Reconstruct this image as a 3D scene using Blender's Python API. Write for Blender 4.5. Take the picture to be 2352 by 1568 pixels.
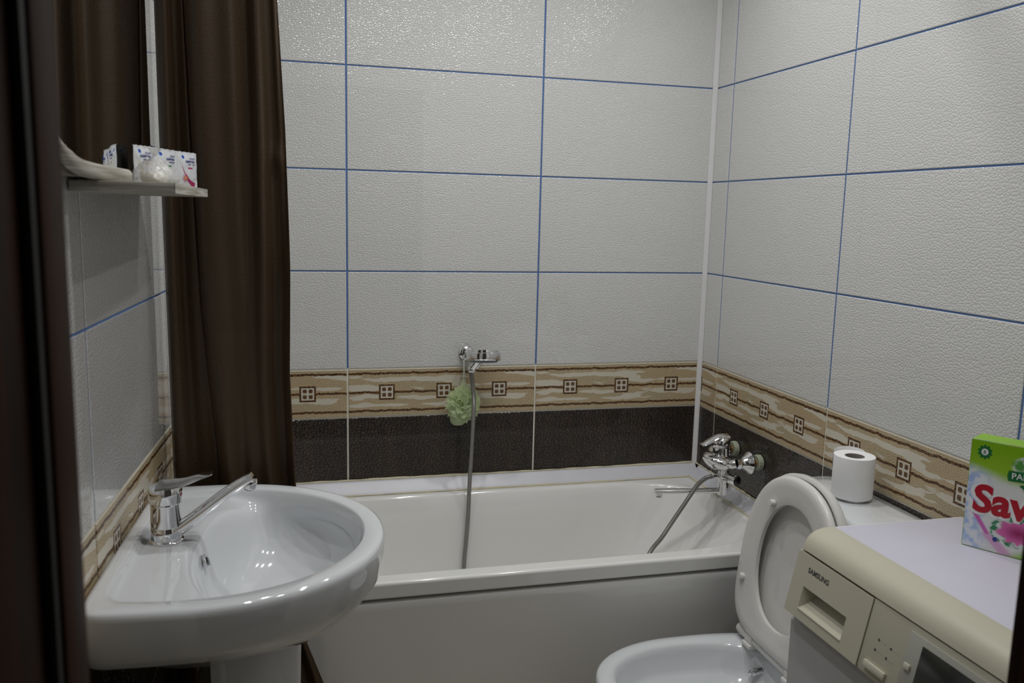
import bpy, bmesh, math, random
from mathutils import Vector, Matrix
from math import sin, cos, pi, radians, sqrt

for o in list(bpy.data.objects):
    bpy.data.objects.remove(o)
SC = bpy.context.scene
COL = SC.collection
RND = random.Random(7)

# ------------------------------------------------------------------ camera
CAM = Vector((-1.351, -2.6158, 1.4456))
YAW, PITCH, ROLL = 0.25564, -0.14960, 0.02365
fw = Vector((sin(YAW) * cos(PITCH), cos(YAW) * cos(PITCH), sin(PITCH)))
rt = Vector((cos(YAW), -sin(YAW), 0))
up = rt.cross(fw)
r2 = rt * cos(ROLL) + up * sin(ROLL)
u2 = up * cos(ROLL) - rt * sin(ROLL)
cd = bpy.data.cameras.new('camera')
cd.sensor_width = 36.0
cd.lens = 30.0
cd.clip_start = 0.02
cd.dof.use_dof = True
cd.dof.focus_distance = 2.15
cd.dof.aperture_fstop = 6.0
cam = bpy.data.objects.new('camera', cd)
M = Matrix((r2, u2, -fw)).transposed().to_4x4()
M.translation = CAM
cam.matrix_world = M
COL.objects.link(cam)
SC.camera = cam

# ------------------------------------------------------------------ world, exposure
wd = bpy.data.worlds.new('world')
SC.world = wd
wd.use_nodes = True
wd.node_tree.nodes['Background'].inputs[0].default_value = (0.62, 0.55, 0.48, 1)
wd.node_tree.nodes['Background'].inputs[1].default_value = 0.045
SC.view_settings.view_transform = 'Standard'
SC.view_settings.look = 'None'
SC.view_settings.gamma = 1.0
SC.view_settings.use_curve_mapping = False
SC.view_settings.exposure = 0.0
SC.cycles.max_bounces = 6
SC.cycles.diffuse_bounces = 4
SC.cycles.glossy_bounces = 3
SC.cycles.transparent_max_bounces = 10
SC.cycles.caustics_reflective = False
SC.cycles.caustics_refractive = False
LAMP_WATTS = 2.25
LAMP_SPREAD = 150
LAMP_X = (-1.15, -.75, -.35)
LAMP_Y = (-.62, -1.35)
LAMP_COLOR = (1.0, 0.992, 0.985)

# ------------------------------------------------------------------ node helpers
class E:
    """tiny expression wrapper over shader sockets"""
    def __init__(s, nt, v):
        s.nt, s.v = nt, v
    def _m(s, op, *a, clamp=False):
        n = s.nt.nodes.new('ShaderNodeMath')
        n.operation = op
        n.use_clamp = clamp
        for i, x in enumerate((s,) + a):
            x = x.v if isinstance(x, E) else x
            if isinstance(x, (int, float)):
                n.inputs[i].default_value = x
            else:
                s.nt.links.new(x, n.inputs[i])
        return E(s.nt, n.outputs[0])
    def __add__(s, o): return s._m('ADD', o)
    def __radd__(s, o): return s._m('ADD', o)
    def __sub__(s, o): return s._m('SUBTRACT', o)
    def __rsub__(s, o): return E(s.nt, o)._m('SUBTRACT', s)
    def __mul__(s, o): return s._m('MULTIPLY', o)
    def __rmul__(s, o): return s._m('MULTIPLY', o)
    def __truediv__(s, o): return s._m('DIVIDE', o)
    def abs(s): return s._m('ABSOLUTE')
    def lt(s, o): return s._m('LESS_THAN', o)
    def gt(s, o): return s._m('GREATER_THAN', o)
    def max(s, o): return s._m('MAXIMUM', o)
    def min(s, o): return s._m('MINIMUM', o)
    def mod(s, o): return s._m('FLOORED_MODULO', o)
    def pw(s, o): return s._m('POWER', o)
    def ss(s, a, b):
        n = s.nt.nodes.new('ShaderNodeMapRange')
        n.interpolation_type = 'SMOOTHSTEP'
        s.nt.links.new(s.v, n.inputs[0])
        n.inputs[1].default_value, n.inputs[2].default_value = a, b
        return E(s.nt, n.outputs[0])

class MT:
    """material builder"""
    def __init__(s, name, color=(.8, .8, .8), rough=.4, metal=0.0, **kw):
        m = bpy.data.materials.new(name)
        m.use_nodes = True
        s.m, s.nt = m, m.node_tree
        s.b = s.nt.nodes['Principled BSDF']
        s.set('Base Color', (*color, 1))
        s.set('Roughness', rough)
        s.set('Metallic', metal)
        for k, v in kw.items():
            s.set(k.replace('_', ' '), v)
    def set(s, k, v):
        i = s.b.inputs[k]
        if isinstance(v, E): s.nt.links.new(v.v, i)
        elif hasattr(v, 'is_output'): s.nt.links.new(v, i)
        else:
            if k in ('Base Color', 'Emission Color', 'Sheen Tint') and len(v) == 3: v = (*v, 1)
            i.default_value = v
        return s
    def coord(s, kind='Object'):
        n = s.nt.nodes.new('ShaderNodeTexCoord')
        return n.outputs[kind]
    def xyz(s, sock):
        n = s.nt.nodes.new('ShaderNodeSeparateXYZ')
        s.nt.links.new(sock, n.inputs[0])
        return [E(s.nt, n.outputs[i]) for i in range(3)]
    def vec(s, x, y, z=0.0):
        n = s.nt.nodes.new('ShaderNodeCombineXYZ')
        for i, v in enumerate((x, y, z)):
            if isinstance(v, E): s.nt.links.new(v.v, n.inputs[i])
            else: n.inputs[i].default_value = v
        return n.outputs[0]
    def noise(s, vec, scale=5, detail=2, rough=.5, dist=0.0):
        n = s.nt.nodes.new('ShaderNodeTexNoise')
        s.nt.links.new(vec, n.inputs['Vector'])
        n.inputs['Scale'].default_value = scale
        n.inputs['Detail'].default_value = detail
        n.inputs['Roughness'].default_value = rough
        n.inputs['Distortion'].default_value = dist
        return E(s.nt, n.outputs[0])
    def voro(s, vec, scale=5, feature='F1', rand=1.0, dims='2D'):
        n = s.nt.nodes.new('ShaderNodeTexVoronoi')
        n.feature = feature
        n.voronoi_dimensions = dims
        s.nt.links.new(vec, n.inputs['Vector'])
        n.inputs['Scale'].default_value = scale
        n.inputs['Randomness'].default_value = rand
        return E(s.nt, n.outputs['Distance']), n.outputs.get('Color')
    def mix(s, f, a, b):
        n = s.nt.nodes.new('ShaderNodeMix')
        n.data_type = 'RGBA'
        for i, v in ((0, f), (6, a), (7, b)):
            v = v.v if isinstance(v, E) else v
            if hasattr(v, 'is_output'): s.nt.links.new(v, n.inputs[i])
            elif isinstance(v, (int, float)): n.inputs[i].default_value = v
            else: n.inputs[i].default_value = (*v, 1) if len(v) == 3 else v
        return n.outputs[2]
    def bump(s, h, strength=.5, dist=.001):
        n = s.nt.nodes.new('ShaderNodeBump')
        n.inputs['Strength'].default_value = strength
        n.inputs['Distance'].default_value = dist
        s.nt.links.new(h.v, n.inputs['Height'])
        s.nt.links.new(n.outputs[0], s.b.inputs['Normal'])
        return s
    def rand(s):
        n = s.nt.nodes.new('ShaderNodeObjectInfo')
        return E(s.nt, n.outputs['Random'])

def speck(name, color, rough=.3, metal=0.0, amt=.06, scale=14, **kw):
    """plain surface with faint tonal and roughness variation"""
    t = MT(name, color, rough, metal, **kw)
    nz = t.noise(t.coord(), scale, 3)
    dark = tuple(c * (1 - amt) for c in color)
    t.set('Base Color', t.mix(nz, dark, tuple(min(1, c * (1 + amt)) for c in color)))
    t.set('Roughness', nz * (rough * .3) + rough * .85)
    return t.m

# ------------------------------------------------------------------ mesh helpers
def link(name, me, mat=None, parent=None, loc=None, rot=None, smooth=True, angle=40):
    if mat is not None:
        for x in (mat if isinstance(mat, (list, tuple)) else [mat]):
            me.materials.append(x)
    if smooth and len(me.polygons):
        me.polygons.foreach_set('use_smooth', [True] * len(me.polygons))
        try: me.set_sharp_from_angle(angle=radians(angle))
        except Exception: pass
    me.update()
    o = bpy.data.objects.new(name, me)
    COL.objects.link(o)
    if loc is not None: o.location = loc
    if rot is not None: o.rotation_euler = rot
    if parent is not None: o.parent = parent
    return o

def mesh(vs, fs, recalc=True):
    me = bpy.data.meshes.new('m')
    me.from_pydata([tuple(v) for v in vs], [], fs)
    if recalc:
        bm = bmesh.new(); bm.from_mesh(me)
        bmesh.ops.recalc_face_normals(bm, faces=bm.faces)
        bm.to_mesh(me); bm.free()
    return me

def join(parts):
    vs, fs = [], []
    for v, f in parts:
        k = len(vs)
        vs += list(v); fs += [tuple(i + k for i in q) for q in f]
    return vs, fs

def gbox(x0, x1, y0, y1, z0, z1):
    v = [(x, y, z) for z in (z0, z1) for y in (y0, y1) for x in (x0, x1)]
    f = [(0, 2, 3, 1), (4, 5, 7, 6), (0, 1, 5, 4), (2, 6, 7, 3), (0, 4, 6, 2), (1, 3, 7, 5)]
    return v, f

def bevelled(geo, w, seg=2):
    me = mesh(*geo)
    bm = bmesh.new(); bm.from_mesh(me)
    bmesh.ops.remove_doubles(bm, verts=bm.verts, dist=1e-6)
    bmesh.ops.bevel(bm, geom=list(bm.edges), offset=w, segments=seg, affect='EDGES', profile=.5)
    bm.to_mesh(me); bm.free()
    return me

def bbox(x0, x1, y0, y1, z0, z1, w=.002, seg=2):
    return bevelled(gbox(min(x0, x1), max(x0, x1), min(y0, y1), max(y0, y1), min(z0, z1), max(z0, z1)), w, seg)

def gloft(rings, cap0=False, cap1=False, closed=True):
    n = len(rings[0]); vs = []; fs = []
    for r in rings: vs += [tuple(p) for p in r]
    for i in range(len(rings) - 1):
        for j in range(n if closed else n - 1):
            k = (j + 1) % n
            fs.append((i * n + j, i * n + k, (i + 1) * n + k, (i + 1) * n + j))
    if cap0: fs.append(tuple(range(n))[::-1])
    if cap1: fs.append(tuple((len(rings) - 1) * n + j for j in range(n)))
    return vs, fs

def frame_of(d):
    d = Vector(d).normalized()
    a = Vector((0, 0, 1)) if abs(d.z) < .9 else Vector((1, 0, 0))
    x = a.cross(d).normalized()
    return x, d.cross(x).normalized(), d

def glathe(prof, base=(0, 0, 0), axis=(0, 0, 1), n=32, cap0=True, cap1=True):
    """prof: [(radius, distance along axis)]"""
    x, y, d = frame_of(axis); b = Vector(base)
    rings = [[b + d * h + (x * cos(2 * pi * j / n) + y * sin(2 * pi * j / n)) * r for j in range(n)] for r, h in prof]
    return gloft(rings, cap0, cap1)

def spline(pts, k=10):
    P = [Vector(p) for p in pts]; out = []
    for i in range(len(P) - 1):
        p0 = P[i - 1] if i else P[0] * 2 - P[1]
        p1, p2 = P[i], P[i + 1]
        p3 = P[i + 2] if i + 2 < len(P) else p2 * 2 - p1
        for j in range(k):
            t = j / k
            out.append(.5 * ((2 * p1) + (p2 - p0) * t + (2 * p0 - 5 * p1 + 4 * p2 - p3) * t * t + (3 * p1 - p0 - 3 * p2 + p3) * t ** 3))
    out.append(P[-1])
    return out

def gtube(path, r, n=12, sx=1.0, sy=1.0, ref=None):
    path = [Vector(p) for p in path]; rings = []
    m = len(path)
    T = [(path[min(i + 1, m - 1)] - path[max(i - 1, 0)]).normalized() for i in range(m)]
    x = (Vector(ref) - T[0] * Vector(ref).dot(T[0])).normalized() if ref is not None else frame_of(T[0])[0]
    for i in range(m):
        x = (x - T[i] * x.dot(T[i])).normalized()
        y = T[i].cross(x)
        rr = r(i / (m - 1)) if callable(r) else r
        if not isinstance(rr, tuple): rr = (rr * sx, rr * sy)
        rings.append([path[i] + x * (cos(2 * pi * j / n) * rr[0]) + y * (sin(2 * pi * j / n) * rr[1]) for j in range(n)])
    return gloft(rings, True, True)

def subdiv(o, lv=1):
    m = o.modifiers.new('sub', 'SUBSURF'); m.levels = lv; m.render_levels = lv
    return o

def tag(o, label, cat, group=None, kind=None):
    if label: o['label'] = label
    if cat: o['category'] = cat
    if group: o['group'] = group
    if kind: o['kind'] = kind
    return o

def thing(name, label, cat, loc=(0, 0, 0), rz=0.0, group=None):
    o = bpy.data.objects.new(name, None)
    o.empty_display_size = .05
    COL.objects.link(o)
    o.location = loc; o.rotation_euler = (0, 0, rz)
    return tag(o, label, cat, group)

def struct(o):
    o['kind'] = 'structure'
    return o

def text_geo(s, size, depth=.0004, bold=0.0, shear=0.0, spacing=1.0):
    c = bpy.data.curves.new('t', 'FONT')
    c.body = s; c.size = size; c.extrude = depth; c.offset = bold; c.shear = shear
    c.space_character = spacing
    c.align_x = 'LEFT'; c.resolution_u = 4
    ob = bpy.data.objects.new('t', c); COL.objects.link(ob)
    bpy.context.view_layer.update()
    me = bpy.data.meshes.new_from_object(ob.evaluated_get(bpy.context.evaluated_depsgraph_get()))
    bpy.data.objects.remove(ob)
    return me

def place_mesh(me, origin, X, Y, Z):
    m = Matrix((Vector(X), Vector(Y), Vector(Z))).transposed().to_4x4()
    m.translation = Vector(origin)
    me.transform(m)
    return me

# left wall leans 3 degrees out of square: its own frame (x = out of wall, y = along wall)
TH = math.atan(.0525)
OL = Vector((-1.580, 0, 0))
EXl = Vector((cos(TH), -sin(TH), 0)); EYl = Vector((sin(TH), cos(TH), 0))
def LW(x, y, z): return OL + EXl * x + EYl * y + Vector((0, 0, z))
RZL = -TH                      # rotation of things standing in the left-wall frame

# ------------------------------------------------------------------ materials
def tile_white():
    t = MT('white_relief_tile', (.68, .68, .67), .16)
    x, y, z = t.xyz(t.coord('UV'))
    r = t.rand()
    v = t.vec(x + r * 7.0, y * 1.25 + r * 3.0)
    wob = t.noise(v, 60, 1)
    v2 = t.vec(x + r * 7.0 + (wob - .5) * .006, y * 1.25 + r * 3.0 + (wob - .5) * .005)
    f1, _ = t.voro(v2, 135, 'F1')
    d, _ = t.voro(v2, 135, 'DISTANCE_TO_EDGE')
    big = t.noise(v, 22, 3)
    h = (1.0 - f1) * .75 + d.ss(0.0, .30) * .30 + big * .55
    t.bump(h, .68, .0014)
    t.set('Base Color', t.mix(t.noise(v, 5, 2), (.655, .66, .645), (.70, .70, .69)))
    t.set('Roughness', t.noise(v, 30, 2) * .06 + .12)
    t.set('Coat Weight', 1.0); t.set('Coat Roughness', .018)
    return t.m

def tile_dark():
    t = MT('dark_brown_relief_tile', (.03, .02, .014), .2)
    x, y, z = t.xyz(t.coord('UV'))
    r = t.rand()
    v = t.vec(x + r * 7.0, y * 1.15 + r * 3.0)
    wob = t.noise(v, 50, 1)
    v2 = t.vec(x + r * 7.0 + (wob - .5) * .008, y * 1.15 + r * 3.0 + (wob - .5) * .006)
    d, _ = t.voro(v2, 96, 'DISTANCE_TO_EDGE')
    f1, c = t.voro(v2, 96, 'F1')
    peb = d.ss(.02, .26)
    streak = t.noise(t.vec(x * 26.0 + r * 9.0, y * 2.0), 1, 2)
    base = t.mix(streak.ss(.35, .7), (.040, .030, .023), (.062, .039, .028))
    t.set('Base Color', t.mix(peb, (.004, .003, .002), base))
    t.bump(peb * .6 + (1.0 - f1) * .5 + t.noise(v, 20, 2) * .4, .8, .0015)
    t.set('Roughness', .15)
    t.set('Coat Weight', .4); t.set('Coat Roughness', .05); t.set('Specular IOR Level', .45)
    return t.m

def tile_band():
    t = MT('printed_border_tile', (.5, .4, .28), .25)
    x, y, z = t.xyz(t.coord('UV'))
    v = t.vec(x, y)
    wv = t.vec(x * 1.0, 0.0)
    wob = (t.noise(wv, 28, 3, .62) - .5) * .027
    yy = y - wob * .55
    crk, _ = t.voro(v, 175, 'DISTANCE_TO_EDGE')
    cell = crk.ss(.04, .15)
    tone = t.noise(t.vec(x * 3.0, y * 34.0), 1.0, 2)
    tan = t.mix(tone.ss(.35, .65), (.365, .295, .180), (.43, .305, .175))
    crackle = t.mix(cell, (.58, .50, .33), tan)
    # cream drifts above and below the dark cords
    drift = t.noise(t.vec(x * 7.5 + 3.1, yy * 48.0), 1.0, 1.5, .4)
    near = ((yy - .060).abs().min((yy - .094).abs())).min((yy - .120).abs()).min((yy - .036).abs())
    mask = (drift - near * 14.0).ss(.45, .475)
    col = t.mix(mask, crackle, (.64, .60, .50))
    # three dark cords
    fine = t.noise(v, 260, 2)
    thick = t.noise(wv, 40, 1) * .0026 + .0021
    cordc = t.mix(t.noise(t.vec(x * 160.0, y * 420.0), 1, 2).ss(.45, .62), (.030, .014, .008), (.26, .125, .035))
    d = ((yy - .137).abs().min((yy - .0775).abs())).min((yy - .019).abs()) + (fine - .5) * .0012
    cord = 1.0 - (d - thick).ss(-.0004, .0004)
    col = t.mix(cord, col, cordc)
    # three square medallions
    sx = (x - .03).mod(.18) - .09
    sy = y - .0775
    ax, ay = sx.abs(), sy.abs()
    sq = ax.max(ay)
    frame = 1.0 - sq.ss(.0243, .0250)
    col = t.mix(frame, col, cordc)
    inner = 1.0 - sq.ss(.0188, .0195)
    col = t.mix(inner, col, (.62, .58, .50))
    qx, qy = (ax - .0088).abs(), (ay - .0088).abs()
    q = (qx.pw(4.0) + qy.pw(4.0)).pw(.25)
    small = 1.0 - q.ss(.0056, .0064)
    col = t.mix(small, col, t.mix(t.noise(v, 300, 2).ss(.4, .6), (.05, .025, .012), (.22, .12, .05)))
    rim = (y.lt(.0035)).max(y.gt(.149))
    col = t.mix(rim, col, (.60, .56, .47))
    t.set('Base Color', col)
    hgt = cell * .4 * (1.0 - mask) + frame * .8 + cord * .8 - small * .5
    t.bump(hgt, .5, .0008)
    t.set('Roughness', .28)
    return t.m

def wood_white():
    t = MT('whitewashed_wood', (.5, .48, .42), .55)
    x, y, z = t.xyz(t.coord())
    g = t.noise(t.vec(x * 6.0, y * 6.0, z * 180.0), 1, 4, .6)
    g2 = t.noise(t.vec(x * 14.0, y * 10.0, z * 420.0), 1, 2)
    c = t.mix(g.ss(.34, .66), (.27, .25, .20), (.56, .54, .48))
    t.set('Base Color', t.mix(g2.ss(.55, .75), c, (.33, .31, .26)))
    t.bump(g, .2, .0006)
    return t.m

def wood_dark():
    t = MT('dark_stained_wood', (.03, .012, .006), .32)
    x, y, z = t.xyz(t.coord())
    g = t.noise(t.vec(x * 40.0, y * 40.0, z * 1.6), 1, 4, .6, 1.0)
    t.set('Base Color', t.mix(g.ss(.35, .7), (.006, .0020, .0010), (.036, .0105, .0035)))
    t.bump(g, .15, .0006)
    t.set('Roughness', g * .15 + .42)
    t.set('Specular IOR Level', .06)
    return t.m

def curtain_mat():
    t = MT('brown_dotted_fabric', (.05, .035, .022), .42, **{'Sheen_Weight': .06, 'Sheen_Roughness': .4})
    t.set('Sheen Tint', (.6, .45, .3))
    x, y, z = t.xyz(t.coord('UV'))
    row = (y * 90.0)._m('FLOOR')
    fx = (x * 90.0 + row.mod(2.0) * .5).mod(1.0) - .5
    fy = (y * 90.0).mod(1.0) - .5
    dot = 1.0 - (fx * fx * 2.2 + fy * fy).ss(.012, .04)
    weave = t.noise(t.vec(x * 900.0, y * 900.0), 1, 1)
    base = t.mix(weave, (.052, .033, .0175), (.075, .049, .027))
    t.set('Base Color', t.mix(dot, base, (.045, .028, .015)))
    t.set('Specular IOR Level', .28)
    t.bump(weave * .3 - dot + t.noise(t.vec(x * 9.0, y * 5.0), 1, 3) * 3.0, .35, .0015)
    t.set('Roughness', .40)
    return t.m

def ceramic(name, col=(.70, .72, .74), rough=.06):
    t = MT(name, col, rough)
    t.set('Coat Weight', .6); t.set('Coat Roughness', .03)
    t.set('Base Color', t.mix(t.noise(t.coord(), 6, 2), tuple(c * .985 for c in col), col))
    t.set('Roughness', t.noise(t.coord(), 20, 2) * .05 + rough)
    return t.m

def chrome_mat():
    t = MT('chrome', (.80, .80, .81), .05, 1.0)
    n = t.noise(t.coord(), 60, 2)
    t.set('Roughness', n * .06 + .03)
    t.set('Base Color', t.mix(n, (.74, .74, .75), (.84, .84, .85)))
    return t.m

def hose_mat():
    t = MT('ribbed_metal_hose', (.42, .41, .40), .3, .85)
    x, y, z = t.xyz(t.coord('UV'))
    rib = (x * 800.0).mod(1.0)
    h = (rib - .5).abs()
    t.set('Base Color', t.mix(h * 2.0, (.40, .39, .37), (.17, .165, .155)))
    t.bump(h, .5, .0012)
    return t.m

def loofah_mat():
    t = MT('pale_green_netting', (.62, .80, .46), .6)
    t.set('Subsurface Weight', 0.0)
    nt = t.nt
    nz = t.noise(t.coord(), 90, 3)
    t.set('Base Color', t.mix(nz, (.74, .86, .52), (.88, .95, .74)))
    tr = nt.nodes.new('ShaderNodeBsdfTranslucent'); tr.inputs[0].default_value = (.86, .96, .64, 1)
    tp = nt.nodes.new('ShaderNodeBsdfTransparent')
    m1 = nt.nodes.new('ShaderNodeMixShader'); m1.inputs[0].default_value = .45
    m2 = nt.nodes.new('ShaderNodeMixShader')
    nt.links.new(t.b.outputs[0], m1.inputs[1]); nt.links.new(tr.outputs[0], m1.inputs[2])
    net = t.noise(t.coord(), 1400, 1)
    nt.links.new((net.ss(.40, .60) * .35 + .15).v, m2.inputs[0])
    nt.links.new(m1.outputs[0], m2.inputs[1]); nt.links.new(tp.outputs[0], m2.inputs[2])
    nt.links.new(m2.outputs[0], nt.nodes['Material Output'].inputs[0])
    return t.m

def box_print():
    """washing powder carton front: green top, white middle, flower and splashes"""
    t = MT('washing_powder_print', (.3, .6, .05), .35)
    x, y, z = t.xyz(t.coord('UV'))     # metres, x 0..W from left, y 0..H from bottom
    v = t.vec(x, y)
    wob = (t.noise(v, 14, 2) - .5) * .05
    green = t.mix((y + wob * .4).ss(.12, .2), (.30, .50, .03), (.19, .40, .006))
    white = (.66, .68, .66)
    # white swoosh through the middle
    s1 = ((y - .118 + x * .18) + wob * .5).ss(.015, .045)
    col = t.mix(s1, white, green)
    s2 = 1.0 - ((y - .075 + x * .30) + wob).ss(-.05, .0)
    blue = t.mix(t.noise(v, 60, 2).ss(.4, .6), (.70, .74, .78), (.35, .48, .75))
    leftm = 1.0 - (x + wob * .3).ss(.012, .05)
    col = t.mix(leftm * (1.0 - s1) , col, blue)
    # pink ribbons
    rb = ((x - .028) * .85 + (y - .052) * .6).abs()
    pm = (1.0 - rb.ss(.002, .006)) * y.lt(.075) * y.gt(.022)
    col = t.mix(pm, col, (.55, .12, .42))
    rb2 = ((x - .062) * .7 + (y - .014) * .75).abs()
    col = t.mix((1.0 - rb2.ss(.004, .012)) * y.lt(.032), col, (.62, .35, .55))
    # green corner at the lower right
    gc = ((x - .095) * .6 - (y - .008)).ss(-.012, .012)
    col = t.mix(gc, col, (.22, .44, .015))
    # flower on leaves
    fx, fy = x - .092, y - .046
    rr = (fx * fx * .8 + fy * fy * 2.2)._m('SQRT')
    leafm = 1.0 - (rr + wob * .35).ss(.040, .044)
    leaf = t.mix(t.noise(v, 70, 2).ss(.45, .58), (.62, .66, .64), (.02, .20, .08))
    col = t.mix(leafm, col, leaf)
    ang = fy._m('ARCTAN2', fx)
    pet = (ang * 9.0)._m('SINE') * .0035
    fl = 1.0 - (rr + pet).ss(.026, .034)
    col = t.mix(fl, col, t.mix(rr.ss(0.0, .03), (.30, .005, .10), (.62, .12, .36)))
    # dark green perfume bottle hint upper right
    bm = (1.0 - (((x - .120) * (x - .120) * .6 + (y - .168) * (y - .168) * 2.5)._m('SQRT') + wob * .2).ss(.036, .042))
    col = t.mix(bm, col, t.mix(t.noise(v, 50, 2).ss(.4, .6), (.08, .28, .05), (.60, .66, .60)))
    t.set('Base Color', col)
    return t.m

def sachet_print(name, accent):
    """small white shampoo sachet front: blue drop, coloured swoosh, oval tag"""
    t = MT(name, (.7, .72, .74), .25)
    x, y, z = t.xyz(t.coord('UV'))     # 0..1 across, 0..1 up
    v = t.vec(x, y)
    white = (.66, .68, .71)
    col = t.mix(t.noise(v, 9, 2), white, (.73, .74, .76))
    dx, dy = (x - .26) * .85, y - .85
    dr = (dx * dx + dy * dy)._m('SQRT')
    col = t.mix(1.0 - dr.ss(.062, .070), col, (.42, .60, .82))
    col = t.mix(1.0 - ((dx - .012) * (dx - .012) + (dy - .008) * (dy - .008))._m('SQRT').ss(.044, .052), col, (.01, .05, .36))
    # curved swoosh down the left side and along the foot
    cx, cy = (x - .98) * .85, y - .78
    cr = (cx * cx + cy * cy)._m('SQRT')
    w = (1.0 - y).max(.0).pw(3.0) * .085
    sw = (1.0 - ((cr - .69).abs() - w).ss(-.004, .006)) * y.lt(.62) * x.gt(.05) * x.lt(.88)
    col = t.mix(sw, col, accent)
    tagm = (1.0 - ((x - .56).abs() * .9 - .10).max((y - .555).abs() - .022).ss(-.004, .006))
    col = t.mix(tagm, col, accent)
    fx, fy = (x - .33) * .85, y - .27
    fr = (fx * fx + fy * fy)._m('SQRT')
    pet = ((fy._m('ARCTAN2', fx)) * 10.0)._m('SINE') * .035
    col = t.mix(1.0 - (fr + pet).ss(.085, .10), col, t.mix(fr.ss(0.0, .1), (.75, .35, .08), accent))
    t.set('Base Color', col)
    t.bump(t.noise(v, 12, 3), .25, .002)
    return t.m

M_TW, M_TD, M_TB = tile_white(), tile_dark(), tile_band()
M_GB = speck('blue_grout', (.085, .175, .40), .7, amt=.25, scale=40)
M_GC = speck('cream_grout', (.74, .71, .62), .7, amt=.15, scale=40)
M_TRIM = speck('white_plastic_trim', (.74, .74, .75), .3)
M_COVE = speck('white_glazed_coving', (.66, .67, .72), .32)
M_CAULK = speck('yellowed_sealant', (.66, .61, .45), .5, amt=.25, scale=20)
M_CER = ceramic('white_ceramic')
M_ACR = ceramic('white_acrylic', (.84, .84, .82), .1)
M_CHR = chrome_mat()
M_BLK = speck('black_gap', (.012, .011, .010), .6)
M_WOODW, M_WOODD = wood_white(), wood_dark()
M_CURT = curtain_mat()
M_PLW = speck('white_seat_plastic', (.72, .71, .68), .28, amt=.03)
M_BEIGE = speck('aged_beige_plastic', (.55, .53, .42), .33, amt=.03)
M_BEIGE2 = speck('beige_button_plastic', (.60, .58, .47), .35, amt=.03)
M_LAM = speck('white_laminate', (.62, .61, .70), .38, amt=.02)
M_ENAM = speck('white_enamel_steel', (.55, .55, .56), .35, amt=.03)
M_PANEL = speck('grey_beige_display_panel', (.40, .40, .35), .4, amt=.04)
M_SCREEN = speck('dark_lcd_screen', (.030, .034, .030), .18)
M_INK = speck('dark_grey_ink', (.05, .055, .055), .5)
M_MIRROR = MT('silver_mirror', (.86, .88, .87), .012, 1.0)
_n = M_MIRROR.noise(M_MIRROR.coord(), 3, 2); M_MIRROR.set('Roughness', _n * .01 + .005); M_MIRROR = M_MIRROR.m
M_PAPER = speck('white_tissue_paper', (.88, .88, .88), .9, amt=.04, scale=60)
M_CARD = speck('grey_cardboard_core', (.30, .27, .24), .9)
M_BRASS = speck('brass_pipe', (.50, .27, .06), .35, .8, amt=.3)
M_NUT = speck('pale_green_plastic_nut', (.42, .46, .34), .5, amt=.2, scale=40)
M_RED = speck('red_print', (.40, .006, .02), .35)
M_WHT = speck('white_print', (.75, .76, .75), .35)
M_GRN = speck('dark_green_print', (.01, .13, .035), .35)
M_LGRN = speck('lime_green_card', (.24, .47, .02), .4)
M_NAVY = speck('navy_print', (.02, .04, .22), .4)
M_FLOOR = speck('beige_floor_tile', (.42, .37, .30), .3, amt=.3, scale=8)
M_CEIL = speck('white_stretch_ceiling', (.78, .78, .77), .25)
M_LOOF = loofah_mat()
M_CORD = speck('pale_cord', (.62, .68, .58), .6)
M_HOSE = hose_mat()

# ------------------------------------------------------------------ room shell
ROOM_H = 2.55
GV, GH = .0055, .0042          # grout widths
ROWS = [(-.093, .2075, 'd'), (.2075, .5075, 'd'), (.5075, .8075, 'd'), (.8075, .96, 'b'),
        (.96, 1.26, 'w'), (1.26, 1.56, 'w'), (1.56, 1.86, 'w'), (1.86, 2.16, 'w'), (2.16, 2.46, 'w'), (2.46, 2.76, 'w')]

_tile_cache = {}
def tile_mesh(w, h, uo, vo, kind):
    key = (round(w, 4), round(h, 4), round(uo, 4), round(vo, 4), kind)
    if key in _tile_cache: return _tile_cache[key]
    e = .0016; t = .0022
    vs = [(0, .006, 0), (w, .006, 0), (w, .006, h), (0, .006, h),
          (0, .0010, 0), (w, .0010, 0), (w, .0010, h), (0, .0010, h),
          (e, 0, e), (w - e, 0, e), (w - e, 0, h - e), (e, 0, h - e)]
    fs = [(8, 9, 10, 11)] + [(4 + i, 4 + (i + 1) % 4, 8 + (i + 1) % 4, 8 + i) for i in range(4)] \
        + [(i, (i + 1) % 4, 4 + (i + 1) % 4, 4 + i) for i in range(4)]
    me = bpy.data.meshes.new('tile')
    me.from_pydata(vs, [], fs)
    uv = me.uv_layers.new(name='UVMap')
    for l in me.loops:
        c = vs[l.vertex_index]
        uv.data[l.index].uv = (c[0] + uo, c[2] + vo)
    me.materials.append({'w': M_TW, 'd': M_TD, 'b': M_TB}[kind])
    me.update()
    _tile_cache[key] = me
    return me

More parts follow.
